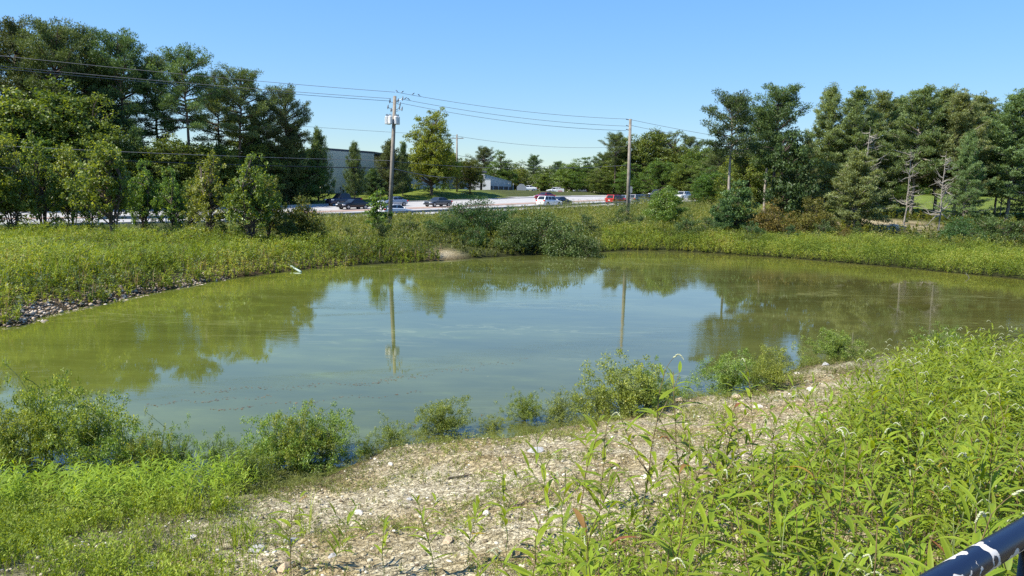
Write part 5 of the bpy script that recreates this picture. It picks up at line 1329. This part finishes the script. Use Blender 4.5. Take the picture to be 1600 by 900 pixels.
def smart_plant(x, y, rz, sc, v, label, group, parts=True, lean=(0, 0)):
    q = PP[v]; z = float(height(np.array([x]), np.array([y]))[0])
    t = thing('smartweed_plant', label, 'plant', (x, y, z - .01), rz, group, sc)
    t.rotation_euler = (lean[0], lean[1], rz)
    obj('stem', q['stem'], t)
    if parts:
        for (p, a, L_, vv) in q['leaves']: obj('leaf', LEAF_ME[vv], t, p, (0, 0, a), L_)
        for (p, a, vv) in q['spikes']: obj('flower_spike', SPIKE_ME[vv], t, p, (0, 0, a), 1.15)
    else:
        obj('foliage', q['fol'], t, kind='stuff')
        if q['spk']: obj('flower_spikes', q['spk'], t, kind='stuff')
    return t
# the weed patch on the right: outline of stem feet on the ground
edge = [hit(*p) for p in ((1700, 540), (1600, 575), (1480, 580), (1380, 610), (1330, 665), (1270, 712), (1180, 755), (1080, 800), (980, 838), (860, 880))]
edge = [(e[0], e[1]) for e in edge] + [(-.2, 4.0), (-.8, 3.6), (-.8, 2.2), (3.5, 1.5), (14, 14), (22, 19)]
EP = np.array(edge)
def in_poly(x, y, Pn):
    r = np.zeros(len(x), bool)
    for i in range(len(Pn)):
        ax, ay = Pn[i]; bx, by = Pn[(i + 1) % len(Pn)]
        r ^= ((ay > y) != (by > y)) & (x < (bx - ax) * (y - ay) / (by - ay + 1e-12) + ax)
    return r
prng = np.random.default_rng(44)
x = prng.uniform(-1, 17, 17000); y = prng.uniform(2.0, 20, 17000)
m = in_poly(x, y, EP) & (shore_dist(x, y) > .2) & (np.abs(x / y) < .80) & (y > 2.6) & ~((x > .35) & (y < 2.7))
x, y = x[m], y[m]
dist = np.hypot(x, y)
m = prng.random(len(x)) < (.36 * sstep(-.6, 2.6, x - (y - 3.2) * .52) + .05) * (.3 + 1.4 * fbm(x * .7, y * .7, 2, 61)); x, y, dist = x[m], y[m], dist[m]
print('SMART', len(x))
o_ = np.argsort(dist); x, y, dist = x[o_], y[o_], dist[o_]
NPART, NTHING = 130, 215
for i in range(min(NTHING, len(x))):
    tall = prng.uniform(.8, 1.3)
    smart_plant(x[i], y[i], prng.random() * 6.28, tall, int(prng.integers(0, 6)), 'green smartweed stem in the crowded front of the right hand weed patch' if i < NPART else 'green smartweed stem in the middle depth of the right hand weed patch',
        'smartweed crowded in the near right patch' if i < NPART else 'smartweed standing farther back in the right patch', i < NPART, (prng.normal() * .12, prng.normal() * .12))
def mass_smart(name, x, y, rng, hs=(.75, 1.2), **props):
    Vs = []; Fs = []; Ts = []; SV = []; SF = []; n = 0; ns = 0; LV = []; LR = []
    z = height(x, y)
    for i in range(len(x)):
        q = PP[int(rng.integers(0, 6))]; a = rng.random() * 2 * PI; s = rng.uniform(*hs); p = (x[i], y[i], z[i] - .01)
        Vs.append(leaf_xf(q['jv'], p, a, s)); Fs.append(q['jf'] + n); n += len(q['jv']); Ts.append(q['jt'] + rng.normal() * .15)
    V_ = np.concatenate(Vs); return obj(name, mesh_np(name, V_, np.concatenate(Fs), M['smart'], tint=np.clip(np.concatenate(Ts), 0, 1), smooth=True), kind='stuff', **props)
xr, yr = x[NTHING:NTHING + 1500], y[NTHING:NTHING + 1500]
mass_smart('smartweed_mass', xr, yr, prng, label='remaining smartweed filling the back of the right patch')
# flower spikes over the back of the patch
ns = min(200, 3 * len(xr)); ii = prng.integers(0, len(xr), ns); Vs = []; Fs = []; n = 0; zz = height(xr[ii], yr[ii])
for j, i in enumerate(ii):
    V_, F_ = SPIKES[j % 3]; Vs.append(leaf_xf(V_, (xr[i] + prng.normal() * .08, yr[i] + prng.normal() * .08, zz[j] + prng.uniform(.72, 1.02)), prng.random() * 6.28, 1.35)); Fs.append(F_ + n); n += len(V_)
obj('flower_spikes', mesh_np('flower_spikes', np.concatenate(Vs), np.concatenate(Fs), M['spike']), kind='stuff', label='cream flower spikes nodding over the back of the weed patch')
# single plants standing out on the gravel
for px, py, v, sc, lab in ((905, 800, 5, 1.15, 'tall bent smartweed with drooping cream spikes left of centre weeds'), (1005, 820, 3, 1.3, 'tallest smartweed with three cream spikes before the gravel'), (1060, 800, 1, 1.25, 'smartweed with single broad upright leaf at its tip'),
        (860, 850, 0, 1.0, 'smartweed leaning over the gravel at the left of the patch'), (790, 870, 4, .9, 'low smartweed at the left end of the patch'), (730, 890, 2, .8, 'smallest smartweed at the bottom centre'), (940, 850, 1, 1.0, 'leafy smartweed between the bent and the tallest one'),
        (680, 905, 0, .8, 'low smartweed with pale spikes at the bottom edge'), (455, 900, 5, .75, 'lone smartweed with curled pale spikes on the lower left gravel'), (400, 900, 2, .55, 'dark leaved sprout at the bottom edge left of the lone one'), (520, 905, 4, .75, 'lone smartweed right of the one with curled spikes'),
        (1130, 790, 5, 1.1, 'smartweed with yellowish tip in the gap right of the tallest one'), (1180, 745, 3, 1.0, 'smartweed with arched spikes at the gravel edge'), (1240, 705, 0, 1.0, 'smartweed at the corner where gravel meets the patch'), (600, 905, 2, .7, 'sprout of smartweed at the bottom edge, centre left'),
        (1120, 720, 2, .7, 'small smartweed in the gravel gap'), (1075, 735, 5, .7, 'small smartweed left of the gravel gap')):
    gx_, gy_ = hit(px, py); smart_plant(gx_, gy_, seed_r.random() * 6.28, sc * 1.3, v, lab, None, True, (seed_r.gauss(0, .06), seed_r.gauss(0, .06)))
# left patch
x = prng.uniform(-9.5, -3.6, 2600); y = prng.uniform(6.4, 11, 2600); d = shore_dist(x, y)
px_edge = -.36 * y
m = (d > -.75) & (x < px_edge + .6 * (fbm(x * .9, y * .9, 2, 12) - .5)) & (prng.random(2600) < .55 * np.exp(-np.maximum(d - .4, 0) / .55) * (.2 + 1.5 * fbm(x * .9, y * .9, 2, 13)) * sstep(-2.9, -4.6, x)); x, y = x[m], y[m]; o_ = np.argsort(y); x, y = x[o_], y[o_]
print('SMARTLEFT', len(x))
for i in range(min(60, len(x))):
    smart_plant(x[i], y[i], prng.random() * 6.28, prng.uniform(.4, .95), int(prng.choice([1, 2, 4])), 'lance leaved weed in the patch at the left shallows', 'lance leaved weeds of the left patch', False, (prng.normal() * .1, prng.normal() * .1))
if len(x) > 60: mass_smart('smartweed_mass', x[60:], y[60:], prng, (.35, .9), label='remaining lance leaved weeds of the left patch')

# ------------------------------------------------------------------ grass and sprouts
rng = np.random.default_rng(99)
x, y, d = land_pts(26000, -9, -1.6, 3.6, 10.5, lambda x, y, d: (d > .5) & (x > -.82 * y - .5), rng)
m = rng.random(len(x)) < .85 * sstep(1.9, -2.0, x + 1.9 + .30 * y - 4.5 * (fbm(x * .8, y * .8, 3, 6) - .5)) * sstep(.33, .60, fbm(x * 1.1, y * 1.1, 3, 16) + .16 * sstep(-3.5, -6, x)); x, y = x[m][:2900], y[m][:2900]
lg = fbm(x * .9, y * .9, 2, 33) * 1.2 - .03 * (x + 6) > .80
blades('long_grass', x[lg], y[lg], .22, .42, 7, .008, 'grass', rng, .07, .8, label='long arching grass blades in the lower left corner')
blades('grass', x, y, .06, .17, 5, .006, 'grass', rng, .06, .7, label='bright green grass in the lower left corner')
sel = slice(0, 2200)
weed_mass('low_weeds', x[sel], y[sel], height(x[sel], y[sel]), rng.uniform(.10, .30, len(x[sel])) * (.1 + 2.6 * fbm(x[sel] * 1.8, y[sel] * 1.8, 3, 19) ** 1.3), 20, .038, .34, 'grass', rng, spread=.42, up=.8, label='low leafy weeds among the lower left grass')
# sprouts on the gravel, thicker and darker toward the water
x, y, d = land_pts(120000, -8.5, 17, 4, 22, lambda x, y, d: (d > .03) & (x < .82 * y) & (x > -.8 * y), rng)
pn = fbm(x * 1.1, y * 1.1, 3, 71)
m = rng.random(len(x)) < np.clip((pn - .40) * 3.2, .03, 1) * (.45 + .8 * np.exp(-d / .8)) + .5 * np.exp(-d / .35); x, y, d = x[m][:17000], y[m][:17000], d[m][:17000]
weed_mass('sprouts', x, y, height(x, y), rng.uniform(.03, .12, len(x)) * (1 + 1.1 * np.exp(-d / .7)), 14, .028, .36, 'sprout', rng, spread=.65, up=.7, label='tiny sprouts scattered over the gravel slope')
blades('grass_tufts', x[::3], y[::3], .04, .13, 5, .004, 'sprout', rng, .03, .5, label='thin grass tufts scattered over the gravel slope')
x, y, d = land_pts(14000, 0, 12, 2.6, 12, lambda x, y, d: in_poly(x, y, EP) & (x < .8 * y), rng)
x, y = x[:3400], y[:3400]
weed_mass('understorey', x, y, height(x, y), rng.uniform(.12, .42, len(x)), 12, .07, .26, 'smart', rng, spread=.4, label='shaded low leaves beneath the right hand weeds')
blades('dry_stalks', x[:1500], y[:1500], .2, .5, 2, .004, 'dry', rng, .05, .5, label='dry brown stalks beneath the right hand weeds')

# twigs and the little pipe
def twig(p0, p1, r, lab, seed):
    a = np.array([*hit(*p0), 0.]); b = np.array([*hit(*p1), 0.]); rg = np.random.default_rng(seed)
    u = np.linspace(0, 1, 8)[:, None]; p = a + (b - a) * u + rg.normal(size=(8, 3)) * .012 * np.array([1, 1, 0]); p[:, 2] = height(p[:, 0], p[:, 1]) + r * .9 + .01
    q0 = p[0].copy()
    t = thing('twig', lab, 'twig', q0)
    obj('branch', tubes_mesh('branch', [p - q0], [np.linspace(r, r * .5, 8)], 6, M['bark']), t)
    sd = p[4] - q0; obj('offshoot', tubes_mesh('offshoot', [np.array([sd, sd + [.05, .04, .02], sd + [.10, .05, .03]])], [np.array([r * .6, r * .4, r * .2])], 5, M['bark']), t)
twig((700, 753), (738, 742), .013, 'dark bent twig lying on the sand near the centre', 1)
twig((838, 790), (858, 776), .012, 'short dark twig lying right of the longer one', 2)
twig((806, 792), (822, 782), .010, 'smallest dark twig, left of the short one', 3)
twig((255, 787), (282, 784), .010, 'pale straight stick at the edge of the left weeds', 4)
a = on_z(448, 412, .25); b_ = on_z(470, 425, .02)
pm_ = plain('pale_green_pipe', (.42, .52, .42), .5)
pi_ = obj('drain_pipe', MB().tube([(0, 0, 0), tuple(b_ - a)], .06, 10).mesh('drain_pipe', pm_, True), None, a, label='thin pale green pipe running down the left bank into the water', category='pipe')
gx_, gy_, _ = on_z(1515, 434, 0)
t = thing('stick', 'bare pale stick poking out of the water by the far right shore', 'stick', (gx_, gy_, -.05))
obj('branch', tubes_mesh('branch', [np.array([(0, 0, 0), (-.12, 0, .2), (-.3, 0, .36)])], [np.array([.03, .02, .01])], 5, M['snag']), t)
obj('offshoot', tubes_mesh('offshoot', [np.array([(-.12, 0, .2), (-.25, .02, .24)])], [np.array([.015, .008])], 5, M['snag']), t)

fx_, fy_ = [], []
for (a_, b_, c_, d_, n_f) in ((230, 632, 430, 618, 70), (300, 612, 620, 596, 110), (330, 640, 660, 612, 90), (560, 600, 760, 570, 60), (640, 590, 830, 560, 40)):  # these lines of dark flecks are painted in for dark ripples
    for k in range(n_f):
        f = rng.random(); p = on_z(a_ + (c_ - a_) * f + rng.normal() * 3, b_ + (d_ - b_) * f + math.sin(f * 17) * 2.5 + rng.normal() * 1.2, 0.004); fx_.append(p[0]); fy_.append(p[1])
x = rng.uniform(-20, 16, 900); y = rng.uniform(9, 30, 900); m = (shore_dist(x, y) < -.05) & (shore_dist(x, y) > -1.6); fx_ += list(x[m]); fy_ += list(y[m])
fx_ = np.array(fx_); fy_ = np.array(fy_); n_f = len(fx_); a = rng.random(n_f) * PI
cpos = np.stack([fx_, fy_, np.full(n_f, .005)], 1); tdir = np.stack([np.cos(a), np.sin(a) * .3, np.zeros(n_f)], 1)
obj('litter_and_ripple_flecks', leaves_mesh('litter_and_ripple_flecks', cpos, tdir, np.tile([0, 0, 1.], (n_f, 1)), rng.uniform(.02, .09, n_f), rng.uniform(.008, .03, n_f), rng.random(n_f) ** 2 * .6, M['dry']), kind='stuff', label='bits of leaf litter, and thin lines of flecks painted as dark ripples, on the pond')

# ------------------------------------------------------------------ railing by the camera
rm_, N, L, b = mat_new('chipped_navy_paint')
n_ = noise_node(N, L, 21, 2, rough=.45); n2_ = noise_node(N, L, 95, 3, rough=.6)
mixn = N.new('ShaderNodeMath'); mixn.operation = 'MULTIPLY_ADD'; mixn.inputs[1].default_value = .12; L.new(n2_.outputs[0], mixn.inputs[0]); L.new(n_.outputs[0], mixn.inputs[2])
tcx = N.new('ShaderNodeTexCoord'); sp_ = N.new('ShaderNodeSeparateXYZ'); L.new(tcx.outputs['Object'], sp_.inputs[0])
under = N.new('ShaderNodeMapRange'); under.inputs['From Min'].default_value = -.004; under.inputs['From Max'].default_value = -.017; under.inputs['To Min'].default_value = 0; under.inputs['To Max'].default_value = .20
L.new(sp_.outputs[2], under.inputs[0])
ad = N.new('ShaderNodeMath'); ad.operation = 'ADD'; L.new(mixn.outputs[0], ad.inputs[0]); L.new(under.outputs[0], ad.inputs[1])
th = ramp(N, [(0, (0, 0, 0)), (.592, (0, 0, 0)), (.596, (1, 1, 1))]); L.new(ad.outputs[0], th.inputs[0])
L.new(mixc(N, L, th.outputs[0], (.006, .010, .030), (.60, .57, .52)), b.inputs['Base Color'])
rgh = N.new('ShaderNodeMapRange'); rgh.inputs['To Min'].default_value = .32; rgh.inputs['To Max'].default_value = .6; L.new(th.outputs[0], rgh.inputs[0]); L.new(rgh.outputs[0], b.inputs['Roughness'])
bb_ = N.new('ShaderNodeBump'); bb_.invert = True; bb_.inputs['Distance'].default_value = .0012; L.new(th.outputs[0], bb_.inputs['Height']); L.new(bb_.outputs[0], b.inputs['Normal'])
zr_ = CAM_Z - .55
A = on_z(1478, 905, zr_); B = on_z(1617, 822, zr_)
dr_ = (B - A) / np.linalg.norm(B - A)
rl_ = thing('railing', 'chipped navy pipe railing crossing the lower right corner', 'railing', A)
s0, s1 = -dr_ * 1.4, dr_ * 1.6
obj('rail', MB().tube([tuple(s0 + (s1 - s0) * k / 12) for k in range(13)], .021, 28).mesh('rail', rm_, True), rl_)
for k in (np.linalg.norm(B - A) * .80, -1.2):
    pp_ = dr_ * k + np.array([.015, -.01, 0]); g = H(A[0] + pp_[0], A[1] + pp_[1]) - zr_
    obj('post', MB().tube([(pp_[0], pp_[1], g - .1), (pp_[0], pp_[1], -.018)], .016, 16).mesh('post', M['black'], True), rl_)
